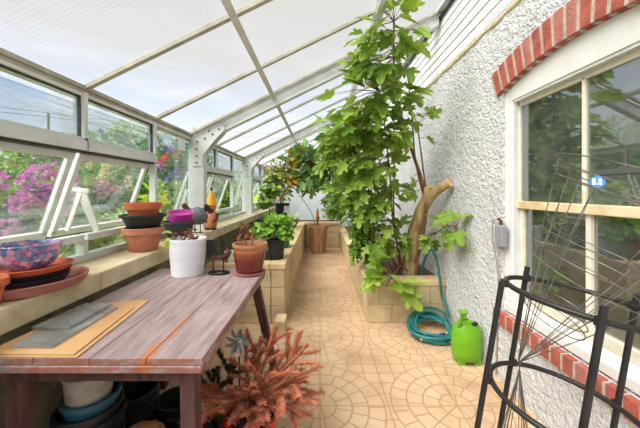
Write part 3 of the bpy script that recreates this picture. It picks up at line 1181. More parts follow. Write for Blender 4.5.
t = thing('bowl', 'round bowl painted with pink and blue flowers on the saucer stack', 'bowl', (-1.385, 1.355, zz - .006))
b = MB()
b.lathe([(.055, 0), (.06, .004), (.09, .02), (.108, .055), (.116, .10), (.124, .118), (.120, .121), (.110, .104), (.10, .055), (.07, .02), (0, .014)], 44)
b.build('body', 'floral', smooth=True).parent = t
s_ = MB()
s_.lathe([(.100, .08), (.05, .086), (0, .088)], 30)
s_.build('soil', 'soil', smooth=True).parent = t
# small terracotta pot at the very edge
pot('plant_pot', 'small terracotta pot beside the floral bowl, cut off by the photo edge', 'plant pot', -1.34, 1.13, SZ, .05, .07, .11, 'terracotta', .006, .03, 'soil')

tz = SZ
pot('plant_pot', 'pale terracotta pot at the bottom of the stack on the sill', 'plant pot', -1.375, 2.22, tz, .10, .135, .18, 'terracotta_pale', .010, .045, group='stacked pots on the sill')
pot('planter_bowl', 'black plastic bowl planter between two terracotta pots on the sill', 'plant pot', -1.375, 2.22, tz + .165, .105, .152, .115, 'black_plastic', .008, .02, group='stacked pots on the sill')
pot('plant_pot', 'orange terracotta pot topmost in the stack on the sill', 'plant pot', -1.375, 2.22, tz + .235, .095, .118, .135, 'terracotta', .009, .05, group='stacked pots on the sill')

pot('planter_bowl', 'charcoal bowl planter on the sill holding the magenta saucers', 'plant pot', -1.385, 2.80, SZ, .095, .145, .165, 'grey_plastic', .006, .02)
zz = SZ + .165
for i, lab in enumerate(('lower magenta plastic saucer on the charcoal bowl', 'topmost magenta plastic saucer on the charcoal bowl')):
    t = thing('saucer', lab, 'saucer', (-1.37, 2.80, zz), 'magenta saucers')
    b = MB()
    r_ = .112
    b.lathe([(r_ * .86, 0), (r_ * .9, .003), (r_, .038), (r_ + .004, .042), (r_ - .004, .043), (r_ * .87, .012), (0, .010)], 40)
    b.build('dish', 'magenta', smooth=True).parent = t
    if i:
        t.rotation_euler = (math.radians(10), math.radians(6), 0)
        t.location.z += .010
    zz += .036

# hen ornament
t = thing('hen_ornament', 'speckled grey metal hen ornament with thin legs on the sill by the post', 'ornament', (-1.34, 3.12, SZ))
b = MB()
c0 = Vector((-1.34, 3.12, SZ + .20))
b.lathe([(0, -.1), (.05, -.092), (.085, -.06), (.10, -.01), (.088, .04), (.055, .08), (0, .098)], 20, (0, 0, 0), sx=1.15, sy=.75)
o = b.build('body', 'grey_hen', smooth=True)
o.parent = t
o.location = (0, 0, .19)
b = MB()
b.tube([(-.085, 0, .22), (-.11, 0, .26), (-.135, 0, .29)], [.04, .028, .022], 10)
b.lathe([(0, -.03), (.02, -.022), (.03, 0), (.02, .022), (0, .03)], 12, (-.145, 0, .30))
b.build('head', 'rust', smooth=True).parent = t
b = MB()
for k in range(4):
    a = .5 + .32 * k
    b.bar((.08, 0, .24), (.08 + .075 * math.cos(a), (k - 1.5) * .01, .24 + .075 * math.sin(a)), .035, .006, (0, 1, 0))
b.build('tail', 'iron').parent = t
for sx_ in (-.03, .03):
    b = MB()
    b.tube([(sx_, 0, .11), (sx_, 0, .006)], .005, 6)
    b.tube([(sx_ - .035, 0, .006), (sx_ + .03, 0, .006)], .005, 6)
    b.build('leg', 'iron', smooth=True).parent = t
# gnome
t = thing('garden_gnome', 'garden gnome with a tall yellow pointed hat on the sill beside the post', 'ornament', (-1.295, 3.40, SZ))
b = MB()
b.lathe([(.05, 0), (.06, .01), (.066, .10), (.06, .19), (.045, .22), (.0, .225)], 20, sy=.8)
b.build('body', 'skin_clay', smooth=True).parent = t
for s in (-1, 1):
    b = MB()
    b.tube([(s * .06, 0, .19), (s * .075, -.02, .13), (s * .04, -.055, .10)], [.018, .017, .014], 8)
    b.build('arm', 'dark_brown', smooth=True).parent = t
    b = MB()
    b.lathe([(.028, 0), (.032, .006), (.03, .025), (0, .035)], 14, (s * .032, -.03, -.0), sy=1.4)
    b.build('boot', 'dark_green', smooth=True).parent = t
b = MB()
b.lathe([(0, -.055), (.035, -.045), (.055, -.01), (.05, .03), (.03, .055), (0, .06)], 18, (0, 0, .265))
b.lathe([(0, -.014), (.012, -.008), (.014, 0), (.008, .012), (0, .014)], 10, (0, -.058, .262))
b.build('head', 'skin_clay', smooth=True).parent = t
for s in (-1, 1):
    b = MB()
    b.lathe([(0, -.007), (.006, -.004), (.007, 0), (.004, .006), (0, .007)], 8, (s * .02, -.047, .28))
    b.build('eye', 'iron', smooth=True).parent = t
b = MB()
b.lathe([(.058, 0), (.062, .006), (.056, .03), (.040, .09), (.022, .155), (.012, .185), (0, .19)], 20, (0, .004, .288))
b.build('hat', 'yellow', smooth=True).parent = t
b = MB()
b.lathe([(.017, -.03), (.016, 0), (.010, .03), (0, .036)], 12, (0, .004, .462))
b.build('hat_tip', 'dark_brown', smooth=True).parent = t
b = MB()
b.lathe([(.036, 0), (.036, -.02), (.024, -.05), (0, -.07)], 14, (0, -.034, .245), sy=.6)
b.build('beard', 'dark_brown', smooth=True).parent = t

# paper on the tall pane
b = MB()
b.box(-1.5735, -1.5725, 3.16, 3.33, 1.965, 2.10)
o = b.build('paper_note', 'paper')
tag(o, 'small pale sheet of paper stuck on the tall window pane by the post', 'paper')

# ------------------------------------------------------------------ worktable
TX0, TX1, TY0, TY1, TZ = -1.235, -.42, 1.02, 2.21, .90
t = thing('worktable', 'worn purple-brown painted wooden worktable standing against the low wall', 'table', ((TX0 + TX1) / 2, (TY0 + TY1) / 2, 0))
ctr = Vector(((TX0 + TX1) / 2, TY0, TZ))
nb = 4
b = MB()
wv = (TX1 - TX0) / nb
for i in range(nb):
    b.box(TX0 + wv * i + .0012, TX0 + wv * (i + 1) - .0012, TY0 + R.uniform(0, .004), TY1 - R.uniform(0, .006), TZ - .026, TZ)
b.build('tabletop', 'table', t, bevel=.003, origin=ctr)
b = MB()
b.box(TX0 + .005, TX1 - .004, TY0 - .004, TY0 + .03, TZ - .052, TZ - .027)
b.box(TX0 + .005, TX1 - .004, TY1 - .03, TY1 + .002, TZ - .052, TZ - .027)
b.box(TX1 - .03, TX1 + .002, TY0 + .03, TY1 - .03, TZ - .052, TZ - .027)
b.box(TX0 + .002, TX0 + .03, TY0 + .03, TY1 - .03, TZ - .052, TZ - .027)
b.build('edging', 'table', t, bevel=.003, origin=ctr)
b = MB()
b.box(TX0 + .05, TX1 - .05, TY0 + .035, TY0 + .06, TZ - .105, TZ - .052)
b.box(TX0 + .05, TX1 - .05, TY1 - .06, TY1 - .035, TZ - .105, TZ - .052)
b.box(TX1 - .07, TX1 - .045, TY0 + .06, TY1 - .06, TZ - .105, TZ - .052)
b.box(TX0 + .045, TX0 + .07, TY0 + .06, TY1 - .06, TZ - .105, TZ - .052)
b.build('apron', 'dark_wood', t, bevel=.003)
for (xa, ya, xb, yb) in ((TX1 - .075, TY0 + .07, TX1 - .055, TY0 + .05), (TX0 + .10, TY0 + .07, TX0 + .06, TY0 + .05),
                         (TX1 - .07, TY1 - .09, TX1 + .10, TY1 - .02), (TX0 + .10, TY1 - .09, TX0 + .04, TY1 - .03)):
    b = MB()
    b.bar((xa, ya, TZ - .052), (xb, yb, 0.0), .06, .06, (0, 1, 0), 0, .048, .048)
    b.build('leg', 'dark_wood', t, bevel=.004)

# cardboard and loose glass on the table
b = MB()
b.prism([(-1.215, 1.025), (-.872, 1.022), (-.92, 1.46), (-.935, 1.555), (-1.0, 1.56), (-1.19, 1.49)], 2, TZ + .001, TZ + .005)
o = b.build('cardboard_sheet', 'cardboard')
tag(o, 'flat brown cardboard sheet lying directly on the near end of the worktable', 'cardboard', 'cardboard on the worktable')
b = MB()
b.prism([(-1.225, 1.035), (-.89, 1.03), (-.945, 1.45), (-1.01, 1.53), (-1.20, 1.47)], 2, TZ + .006, TZ + .010)
o = b.build('cardboard_sheet', 'cardboard')
tag(o, 'upper brown cardboard sheet lying under the loose glass panes', 'cardboard', 'cardboard on the worktable')
b = MB()
b.prism([(-1.16, 1.07), (-1.0, 1.065), (-1.015, 1.435), (-1.18, 1.44)], 2, TZ + .011, TZ + .019)
o = b.build('glass_pane', 'loose_glass', bevel=.001)
tag(o, 'lower loose grey glass pane lying on the cardboard, nearer the camera', 'glass pane', 'loose glass panes')
b = MB()
b.prism([(-1.215, 1.20), (-1.055, 1.195), (-1.06, 1.455), (-1.20, 1.46)], 2, TZ + .020, TZ + .028)
o = b.build('glass_pane', 'loose_glass', bevel=.001)
tag(o, 'upper loose grey glass pane overlapping the other pane', 'glass pane', 'loose glass panes')

# white ribbed pot with a sparse plant
t = pot('plant_pot', 'large white glazed pot with a tiny green sprig on the worktable', 'plant pot', -.955, 2.06, TZ, .107, .128, .262, 'white_ceramic', 0, 0, 'soil')
stems = [([(-.96, 2.05, TZ + .22), (-1.02, 2.03, TZ + .30)], .004, .002), ([(-.95, 2.06, TZ + .22), (-.93, 2.05, TZ + .31)], .005, .002)]
gsub = grow(t, stems, [(Vector((-1.04, 2.0, TZ + .27)), (.05, .04, .04), 9, .05)], OVAL, 'bright_leaf', 'dry_leaf')
lb = MB()
for i in range(22):
    p = Vector((-.935, 2.04, TZ + .265)) + Vector((R.uniform(-.06, .05), R.uniform(-.05, .05), R.uniform(-.01, .05)))
    put_leaf(lb, p, rv(), Vector((0, 0, 1)) + rv(.8), R.uniform(.03, .055), OVAL, .6, .4)
lb.build('dry_leaves', 'dry_leaf', t)

# glazed pot with its saucer
t = pot('plant_pot', 'amber and brown glazed pot with a dead stem at the far table corner', 'plant pot', -.512, 2.075, TZ + .016, .090, .118, .205, 'glaze', .007, .03, 'mulch', prof=[(.086, 0), (.092, .005), (.103, .06), (.112, .12), (.113, .172), (.121, .178), (.125, .19), (.122, .205), (.110, .205), (.104, .17), (.085, .02), (0, .02)])
stems = [([(-.50, 2.075, TZ + .19), (-.485, 2.07, TZ + .27), (-.49, 2.08, TZ + .33)], .005, .002), ([(-.53, 2.07, TZ + .19), (-.545, 2.06, TZ + .27)], .004, .002)]
sb = MB()
for pts, r0, r1 in stems:
    sb.tube(pts, [r0] * len(pts), 6)
sb.build('dead_stem', 'dry_leaf', t, smooth=True)
t = thing('saucer', 'brown glazed saucer under the amber pot on the worktable', 'saucer', (-.512, 2.075, TZ))
b = MB()
b.lathe([(.095, 0), (.104, .004), (.11, .02), (.106, .022), (.098, .016), (0, .015)], 36)
b.build('dish', 'pink_clay', smooth=True).parent = t

# iron ornament on a ring base
t = thing('iron_ornament', 'small black iron ornament on two legs and a ring base on the worktable', 'ornament', (-.735, 2.07, TZ))
b = MB()
b.tube([(.072 * math.cos(a * math.pi / 14), .045 * math.sin(a * math.pi / 14), .008) for a in range(28)], .007, 8, True)
b.tube([(.05 * math.cos(a * math.pi / 14), .03 * math.sin(a * math.pi / 14), .006) for a in range(28)], .005, 8, True)
b.build('ring_base', 'iron', smooth=True).parent = t
for x in (-.04, .035):
    b = MB()
    b.tube([(x, .0, .008), (x, 0, .12)], .005, 6)
    b.build('leg', 'iron', smooth=True).parent = t
b = MB()
b.prism([(-.06, .10), (.03, .10), (.03, .125), (-.045, .135)], 1, -.022, .022)
b.tube([(.03, 0, .115), (.06, -.01, .13), (.075, -.015, .16), (.065, -.01, .185)], [.016, .02, .022, .012], 10)
b.tube([(.055, -.01, .11), (.06, -.012, .085)], .012, 8)
b.build('figure', 'rust', smooth=True).parent = t
b = MB()
b.bar((-.055, 0, .11), (-.062, 0, .245), .055, .01, (0, 1, 0))
b.bar((-.06, 0, .235), (-.005, .0, .13), .008, .02, (0, 1, 0))
b.build('back_plate', 'iron').parent = t

# under the table: nursery pots
PZ = 0.0
names_ = ['at the bottom of', 'second from the floor in', 'third from the floor in', 'fourth from the floor in', 'three below the teal pot in', 'two below the teal pot in',
          'directly below the teal pot in']
for i in range(8):
    lab = 'black nursery pot %s the tallest stack under the worktable' % names_[i] if i < 7 else 'teal plastic pot holding the white pot, in the tallest stack under the worktable'
    k_ = 1.06 if i < 7 else .93
    pot('nursery_pot', lab, 'plant pot', -1.06 + .008 * (i % 2), 1.31 + .006 * (i % 3), PZ + .047 * i, .085 * k_, .117 * k_, .245, 'black_plastic' if i < 7 else 'teal_plastic', .007, .022,
        group='nursery pots under the worktable')
pot('nursery_pot', 'white plastic pot topmost on the tallest stack under the worktable', 'plant pot', -1.06, 1.31, PZ + .047 * 7 + .10, .080, .093, .255, 'dirty_shaded_white', .004, .015, 'soil', group='nursery pots under the worktable')
for i in range(3):
    lab = ['black nursery pot at the bottom of the middle stack under the worktable', 'black nursery pot in the middle of the middle stack under the worktable',
           'black nursery pot topmost on the middle stack under the worktable'][i]
    pot('nursery_pot', lab, 'plant pot', -1.07, 1.64, PZ + .05 * i, .085, .122, .27, 'black_plastic', .008, .03, group='nursery pots under the worktable')
for i in range(2):
    lab = ['black nursery pot below another in the short stack behind the burlap sack', 'black nursery pot topmost in the short stack behind the burlap sack'][i]
    pot('nursery_pot', lab, 'plant pot', -.86, 1.70, PZ + .05 * i, .075, .102, .22, 'black_plastic', .006, .02, group='nursery pots under the worktable')
pot('nursery_pot', 'dark grey nursery pot standing alone by the table leg', 'plant pot', -.66, 1.45, PZ, .085, .115, .24, 'grey_plastic', .006, .02, group='nursery pots under the worktable')
b = MB()
b.lathe([(.12, 0), (.14, .02), (.145, .12), (.14, .25), (.128, .36), (.10, .42), (.055, .455), (0, .468)], 40)
for i, v in enumerate(b.v):
    k = 1 + .09 * mnoise.noise(Vector(v) * 9)
    b.v[i] = (v[0] * k, v[1] * k, v[2])
o = b.build('burlap_sack', 'sack', smooth=True)
o.location = (-.79, 1.24, 0)
tag(o, 'rounded brown burlap sack standing under the worktable among black pots', 'sack')

# ------------------------------------------------------------------ dead conifer in a red pot
dx, dy = -.36, 1.50
t = pot('potted_conifer', 'dead rust-red conifer in a glossy red pot beside the worktable', 'potted plant', dx, dy, 0, .11, .135, .345, 'red_pot', .008, .03, 'soil')


def conifer(t, base, main, needle_mat, stem_mat, nl=.022, dens=260, seed=1):
    rr = random.Random(seed)
    sb, nb_ = MB(), MB()

    def branch(p, d, L, r, depth):
        d = d.normalized()
        pts = [p]
        cur, dd = Vector(p), Vector(d)
        k = 6
        for i in range(k):
            dd = (dd + Vector((rr.uniform(-.12, .12), rr.uniform(-.12, .12), rr.uniform(-.10, .06)))).normalized()
            cur = cur + dd * (L / k)
            pts.append(cur.copy())
        sb.tube(pts, [r * (1 - .7 * i / k) for i in range(k + 1)], 5)
        m = int(L * dens)
        for i in range(m):
            f = rr.uniform(.12, 1.0) * k
            j = min(int(f), k - 1)
            q = pts[j].lerp(pts[j + 1], f - j)
            ax = (pts[j + 1] - pts[j]).normalized()
            side = ax.cross(Vector((rr.uniform(-.55, .55), rr.uniform(-.55, .55), rr.choice((-1, 1)))))
            if side.length < .05:
                continue
            side.normalize()
            tip = q + (side * .8 + ax * .6) * nl * rr.uniform(.7, 1.25)
            wv_ = ax.cross(side) * nl * .11
            wa = ax * nl * .10
            nb_.add([q - wv_, q + wv_, tip, q + wa], [(0, 1, 2), (1, 3, 2), (3, 0, 2)])
        if depth > 0:
            ns = 5 if depth == 2 else 4
            for i in range(ns):
                f = .3 + .62 * (i + rr.random()) / ns
                j = min(int(f * k), k - 1)
                q = pts[j]
                ax = (pts[j + 1] - pts[j]).normalized()
                sd = ax.cross(Vector((rr.uniform(-.4, .4), rr.uniform(-.4, .4), 1))).normalized() * (1 if i % 2 else -1)
                branch(q, ax * .75 + sd * .7 + Vector((0, 0, rr.uniform(-.12, .12))), L * rr.uniform(.38, .55), r * .6, depth - 1)
    for d, L in main:
        branch(Vector(base), Vector(d), L, .006, 1)
    sb.build('branches', stem_mat, t, smooth=True)
    nb_.raw = True
    nb_.build('needles', needle_mat, t)


mains = [((.30, .25, 1), .34), ((.8, .1, .75), .40), ((1, -.1, .22), .36), ((.95, .5, .25), .32), ((.2, -.6, .75), .22), ((-.7, -.4, .35), .28), ((.75, -.5, .5), .28),
         ((-.25, .3, 1), .26), ((.7, .5, .65), .36), ((1, -.3, .0), .34), ((-.75, -.1, .2), .26), ((-.3, -.6, .6), .2), ((.5, -.3, .7), .34), ((.05, .5, .6), .30), ((.85, -.15, .45), .36), ((.1, -.8, .25), .19), ((.5, -.6, .2), .22), ((-.4, -.55, .25), .19), ((-.1, -.5, .6), .2), ((-.8, .2, .05), .22), ((.3, -.7, .1), .18)]
mb_ = thing
conifer(t, (dx, dy, .40), mains, 'needle', 'dry_leaf', seed=5, dens=1300, nl=.027)
b = MB()
b.tube([(dx, dy, .28), (dx + .005, dy, .36), (dx, dy, .43)], [.012, .010, .008], 8)
b.build('trunk', 'dry_leaf', t, smooth=True)
b = MB()
b.bar((dx - .0, dy - .143, .26), (dx + .004, dy - .146, .335), .022, .004, (0, 1, 0))
b.build('plant_label', 'white_plastic', t)

# dark green conifer seedling and silver spinner further under the table
t = pot('potted_conifer', 'dark green conifer in a black pot in the shade under the worktable', 'potted plant', -.55, 1.72, 0, .09, .11, .20, 'black_plastic', .006, .02, 'soil')
mains = [((0, 0, 1), .34), ((.5, -.3, .7), .3), ((-.4, -.4, .8), .28), ((.6, .2, .4), .26), ((-.2, -.8, .5), .28), ((.2, -.7, .9), .3), ((-.6, .2, .6), .24)]
conifer(t, (-.55, 1.72, .2), mains, 'dark_needle', 'dark_stem', seed=9, dens=1300, nl=.032)
t = thing('garden_spinner', 'silver metal petal spinner on a thin stake behind the dead conifer', 'ornament', (-.60, 2.12, 0))
b = MB()
b.tube([(0, 0, 0), (0, 0, .40)], .006, 6)
b.build('stake', 'iron', smooth=True).parent = t
for k in range(9):
    a = 2 * math.pi * k / 9
    b = MB()
    v0 = Vector((math.cos(a), 0, math.sin(a)))
    put_leaf(b, Vector((0, -.014, .39)) + v0 * .022, v0 + Vector((0, -.35, 0)), Vector((-math.sin(a) * .5, -1, math.cos(a) * .5)), .085, OVAL, .2, .3)
    o = b.build('petal', 'silver')
    o.parent = t
b = MB()
b.lathe([(0, -.02), (.018, -.014), (.025, 0), (.018, .014), (0, .02)], 14, (0, -.018, .39))
b.build('hub', 'silver', smooth=True).parent = t
b = MB()
b.box(-.47, -.36, 2.92, 3.12, 0, .16)
o = b.build('stone_block', 'cap', bevel=.008)
tag(o, 'loose pale stone block on the floor by the planter end', 'block')

# ------------------------------------------------------------------ plants on the glazed-side planter
t = pot('potted_plant', 'black nursery pot of bright green foliage on the planter coping end', 'potted plant', -.53, 3.46, .68, .085, .108, .235, 'black_plastic', .006, .02, 'soil')
c = Vector((-.53, 3.46, 0))
stems = [([(-.53 + dx_, 3.46 + dy_, .88), (-.53 + dx_ * 3, 3.46 + dy_ * 3, 1.02), (-.53 + dx_ * 6, 3.46 + dy_ * 5, 1.10)], .004, .002)
         for dx_, dy_ in ((.02, 0), (-.02, -.01), (-.035, .01), (.0, -.03), (.03, -.02), (-.01, .03))]
blobs = [bl(279, 224, 3.4, 15, 9, .16, 130, .058), bl(266, 228, 3.42, 14, 8, .14, 90, .058), bl(285, 232, 3.35, 10, 7, .1, 60, .055), bl(272, 218, 3.45, 12, 5, .1, 40, .05)]
grow(t, stems, blobs, ROUND, 'geranium_leaf', 'dark_stem')
t = pot('potted_plant', 'teal plastic pot with a yellow-green plant behind the black pot on the planter', 'potted plant', -.53, 4.15, .68, .08, .10, .20, 'green_plastic', .005, .02, 'soil')
stems = [([(-.53, 4.15, .86), (-.48, 4.15, .98), (-.42, 4.15, 1.06)], .004, .002), ([(-.53, 4.15, .86), (-.55, 4.15, 1.0)], .004, .002)]
grow(t, stems, [bl(293, 220, 4.15, 8, 5, .08, 20, .07), bl(285, 222, 4.2, 9, 6, .1, 30, .06)], OVAL, 'lime_leaf', 'dark_stem')
pot('plant_pot', 'square-sided pale plastic pot behind the bright green foliage', 'plant pot', -.80, 3.95, .66, .12, .14, .26, 'white_plastic', .005, .02, 'soil', n=4)
t = pot('potted_plant', 'withered brown plant in a clay pot at the planter near end', 'potted plant', -.95, 3.62, .66, .08, .10, .15, 'terracotta', .006, .03, 'soil')
stems = [([(-.95, 3.62, .8), (-.95, 3.58, .95), (-.9, 3.55, 1.02)], .004, .002), ([(-.95, 3.62, .8), (-1.02, 3.6, .95)], .004, .002)]
grow(t, stems, [(Vector((-.93, 3.58, .96)), (.16, .12, .12), 60, .07)], OVAL, 'dry_leaf', 'dry_leaf')
t = pot('plant_pot', 'small white plastic pot between the iron ornament and the amber pot', 'plant pot', -1.05, 3.33, .68, .05, .062, .12, 'white_plastic', .004, .015, 'soil')
# tall climbing plant in the labelled pot
t = thing('upturned_pot', 'upturned black pot on the planter soil propping up the labelled pot', 'plant pot', (-.86, 6.5, .655))
b = MB()
b.lathe([(.17, 0), (.17, .02), (.155, .022), (.125, .27), (.12, .275), (0, .275)], 30)
b.build('body', 'black_plastic', smooth=True).parent = t
t = pot('potted_plant', 'black pot with a white label holding a tall yellowing climber', 'potted plant', -.86, 6.5, .93, .135, .17, .29, 'black_plastic', .006, .025, 'soil')
b = MB()
b.box(-.80, -.68, 6.336, 6.342, 1.02, 1.17)
for v_i, v in enumerate(b.v):
    pass
b.build('label', 'paper', t)
stems = [([(-.88, 6.5, 1.2), (-.95, 6.4, 1.6), (-.98, 6.2, 1.95), (-.9, 6.1, 2.2)], .012, .005),
         ([(-.84, 6.5, 1.2), (-.85, 6.4, 1.7), (-.8, 6.2, 2.0), (-.7, 6.1, 2.25)], .010, .004)]
grow(t, stems, [bl(276, 170, 6.1, 12, 10, .2, 90, .12), bl(290, 158, 6.1, 10, 8, .15, 50, .14), bl(288, 176, 6.2, 9, 14, .15, 100, .12), bl(284, 194, 6.3, 8, 7, .12, 40, .11)], OVAL, 'yellow_leaf', 'dark_stem',
     limit=under_roof)
t = pot('potted_plant', 'green leafy climber on the sill side of the planter, left of the labelled pot', 'potted plant', -1.02, 5.7, .655, .13, .16, .28, 'black_plastic', .006, .02, 'soil')
stems = [([(-1.02, 5.7, .9), (-1.0, 5.7, 1.3), (-.98, 5.7, 1.7), (-.95, 5.7, 2.0)], .010, .004), ([(-1.02, 5.7, .9), (-.9, 5.7, 1.3), (-.85, 5.7, 1.6)], .008, .004)]
grow(t, stems, [bl(270, 190, 5.7, 9, 10, .18, 110, .10), bl(274, 182, 5.8, 9, 11, .18, 70, .10), bl(266, 203, 5.6, 6, 6, .14, 40, .09), bl(264, 200, 5.7, 6, 6, .1, 25, .08)], ROUND,
     'bush_leaf', 'dark_stem', limit=under_roof)
b = MB()
for (x, y) in ((-.93, 5.95), (-1.06, 5.95), (-.80, 6.05)):
    pass
for lab, x, y, h in (('thin dark plant stake standing left among the climbers', -1.02, 5.95, 1.5), ('thin dark plant stake standing right among the climbers', -.86, 6.15, 1.5)):
    b = MB()
    b.tube([(x, y, .64), (x, y, .64 + h)], .007, 6)
    tag(b.build('plant_stake', 'iron', smooth=True), lab, 'plant stake', 'stakes in the planter')
# low greenery along the bed
t = thing('ground_plant', 'low green plants growing in the soil beside the concrete sill', 'plant', (-1.05, 4.6, .655))
stems = [([(-1.05, 4.6, .64), (-1.03, 4.6, .8)], .004, .002), ([(-1.0, 5.0, .64), (-1.0, 5.0, .85)], .004, .002)]
grow(t, stems, [(Vector((-1.05, 4.5, .76)), (.14, .4, .10), 110, .07), (Vector((-.9, 5.1, .80)), (.18, .4, .14), 120, .08)], OVAL, 'bush_leaf', 'dark_stem')
# dark shrub in the end bed
t = thing('shrub', 'dark green leafy plant growing in the far end planter', 'shrub', (.3, 7.95, .65))
stems = [([(.3, 7.95, .64), (.3, 7.9, .9), (.35, 7.85, 1.2)], .010, .004), ([(.35, 7.95, .64), (.45, 7.9, .95)], .008, .004)]
grow(t, stems, [(Vector((.36, 7.9, .95)), (.26, .18, .24), 110, .12)], OVAL, 'fig_dark', 'dark_stem')

# fluted urn with a stake
t = thing('urn', 'tall fluted brown terracotta pot standing on the floor at the far end', 'plant pot', (-.045, 6.95, 0))
b = MB()
b.lathe([(.15, 0), (.165, .015), (.175, .05), (.225, .56), (.245, .60), (.25, .655), (.24, .675), (.215, .675), (.205, .60), (0, .59)], 72, flute=(12, .035))
b.build('body', 'terracotta_brown', smooth=True).parent = t
b = MB()
b.lathe([(.206, .60), (.1, .61), (0, .612)], 24)
b.build('soil', 'soil', smooth=True).parent = t
t = thing('plant_stake', 'short orange carved stake standing in the fluted pot', 'plant stake', (-.06, 6.95, .605))
b = MB()
b.lathe([(.028, 0), (.03, .18), (.045, .2), (.05, .26), (.03, .30), (.034, .34), (.026, .42), (.012, .47), (0, .48)], 14)
b.build('post', 'orange_tip', smooth=True).parent = t
t = thing('bare_shoot', 'thin bare shoot leaning out of the fluted pot', 'plant', (-.1, 6.93, .605))
b = MB()
b.tube(smooth_path([(-.10, 6.93, .60), (-.2, 6.9, .95), (-.38, 6.85, 1.25), (-.5, 6.8, 1.4)]), .007, 6)
b.build('stem', 'dark_stem', t, smooth=True)

# ------------------------------------------------------------------ hose and watering can
hc = Vector((1.165, 2.955, 0))
pts = []
loops = 8
N = 34
for i in range(loops * N + 1):
    a = 2 * math.pi * i / N
    k = i / N
    r_ = .245 - .042 * ((k * 1.37) % 2.4) + .012 * math.sin(a * 1.7 + k)
    yy_ = .9 * r_ * math.sin(a + .4)
    z_ = .015 + .014 * min(k, 5) * (.6 + .4 * math.sin(a + k)) + .006 * math.sin(2 * a) + max(0, yy_ + .05) * .42
    pts.append(hc + Vector((r_ * math.cos(a + .4) + .015 * math.sin(k * 3), yy_, max(.015, z_))))
tail = smooth_path([pts[-1], (1.36, 3.05, .14), (1.39, 3.14, .22), (1.375, 3.215, .32), (1.35, 3.212, .52), (1.345, 3.30, .72), (1.32, 3.42, .80), (1.27, 3.5, .60), (1.25, 3.52, .44)], 8)
hs = thing('garden_hose', 'teal garden hose coiled on the paving with its end running up the planter', 'hose', tuple(hc))
b = MB()
b.tube(pts + tail[1:], .0145, 10)
b.build('hose', 'hose', hs, smooth=True)
b = MB()
e0 = Vector((1.02, 2.80, .05))
b.tube([e0, e0 + Vector((.07, .03, .012)), e0 + Vector((.14, .05, .012))], [.016, .018, .014], 10)
b.tube([e0 + Vector((.16, .035, .012)), e0 + Vector((.25, .06, .02))], [.016, .013], 10)
b.build('nozzle', 'hose_blue', hs, smooth=True)
for qa, qb in ((e0 - Vector((.035, .012, .004)), e0), (e0 + Vector((.23, .05, .018)), e0 + Vector((.262, .07, .022)))):
    b = MB()
    b.tube([qa, qb], .0145, 10)
    b.build('coupling', 'brass', hs, smooth=True)

wc = thing('watering_can', 'lime green plastic watering can standing by the stucco wall', 'watering can', (1.285, 2.5, 0))
b = MB()
b.lathe([(.0, .035), (.10, .035), (.112, .045), (.122, .10), (.126, .20), (.122, .26), (.105, .32), (.075, .355), (.04, .368), (0, .37)], 36, sx=1.05, sy=.72)
for s in (-1, 1):
    b.prism([(s * .035, 0), (s * .092, 0), (s * .10, .07), (s * .03, .07)], 1, -.055, .05)
o = b.build('body', 'lime_plastic', smooth=True)
o.parent = wc
b = MB()
b.tube(smooth_path([(-.07, -.02, .30), (-.085, -.05, .36), (-.075, -.07, .42), (-.07, -.085, .455)]), [.024, .022, .02, .018, .017, .016, .015, .015, .015, .016, .017, .018, .019], 12)
sp = b.build('spout', 'lime_plastic', smooth=True)
sp.parent = wc
b = MB()
b.lathe([(.018, 0), (.036, .028), (.040, .036), (.036, .040), (0, .044)], 20, (-.07, -.088, .445))
b.build('rose', 'lime_plastic', smooth=True).parent = wc
b = MB()
b.tube(smooth_path([(-.06, -.01, .33), (-.035, .0, .375), (.0, .01, .378), (.03, .015, .355)]), .011, 10)
b.build('handle', 'lime_plastic', smooth=True).parent = wc
b = MB()
b.lathe([(.030, 0), (.036, .006), (.036, .014), (.028, .016)], 18, (.045, -.03, .345))
b.lathe([(.027, .0), (.027, .0145), (0, .0145)], 18, (.045, -.03, .345))
b.build('filler_opening', 'hole_shade', smooth=True).parent = wc  # solid disc, the shade of the opening put into its dark colour

# ------------------------------------------------------------------ meter box and cable by the window
b = MB()
t = thing('junction_box', 'grey electrical junction box on the stucco beside the house window', 'electrical box', (XR, 2.22, 1.07))
b = MB()
b.box(XR - .045, XR - .001, 2.17, 2.262, 1.07, 1.235)
b.build('box', 'box_grey', t, bevel=.006)
b = MB()
b.tube([(XR - .02, 2.22, 1.23), (XR - .02, 2.22, 1.265), (XR - .02, 2.25, 1.28)], .012, 8)
b.build('conduit_fitting', 'rust', t, smooth=True)
b = MB()
b.tube(smooth_path([(XR - .02, 2.25, 1.28), (XR - .05, 2.275, 1.25), (XR - .055, 2.265, 1.1), (XR - .025, 2.255, .9), (XR - .012, 2.26, .7), (XR - .01, 2.28, .45), (XR - .01, 2.30, .02)]), .006, 8)
tag(b.build('cable', 'cable', smooth=True), 'beige cable hanging down the stucco from the junction box', 'cable')

# ------------------------------------------------------------------ black ring plant support
AX = Vector((.155, -.02, 1)).normalized()          # leans on the wall side
top_c = Vector((.885, .965, 1.13))
e1 = Vector((1, 0, 0)) - AX * AX.x
e1.normalize()
e2 = AX.cross(e1)


def on_ring(c, r, a):
    return c + (e1 * math.cos(a) + e2 * math.sin(a)) * r


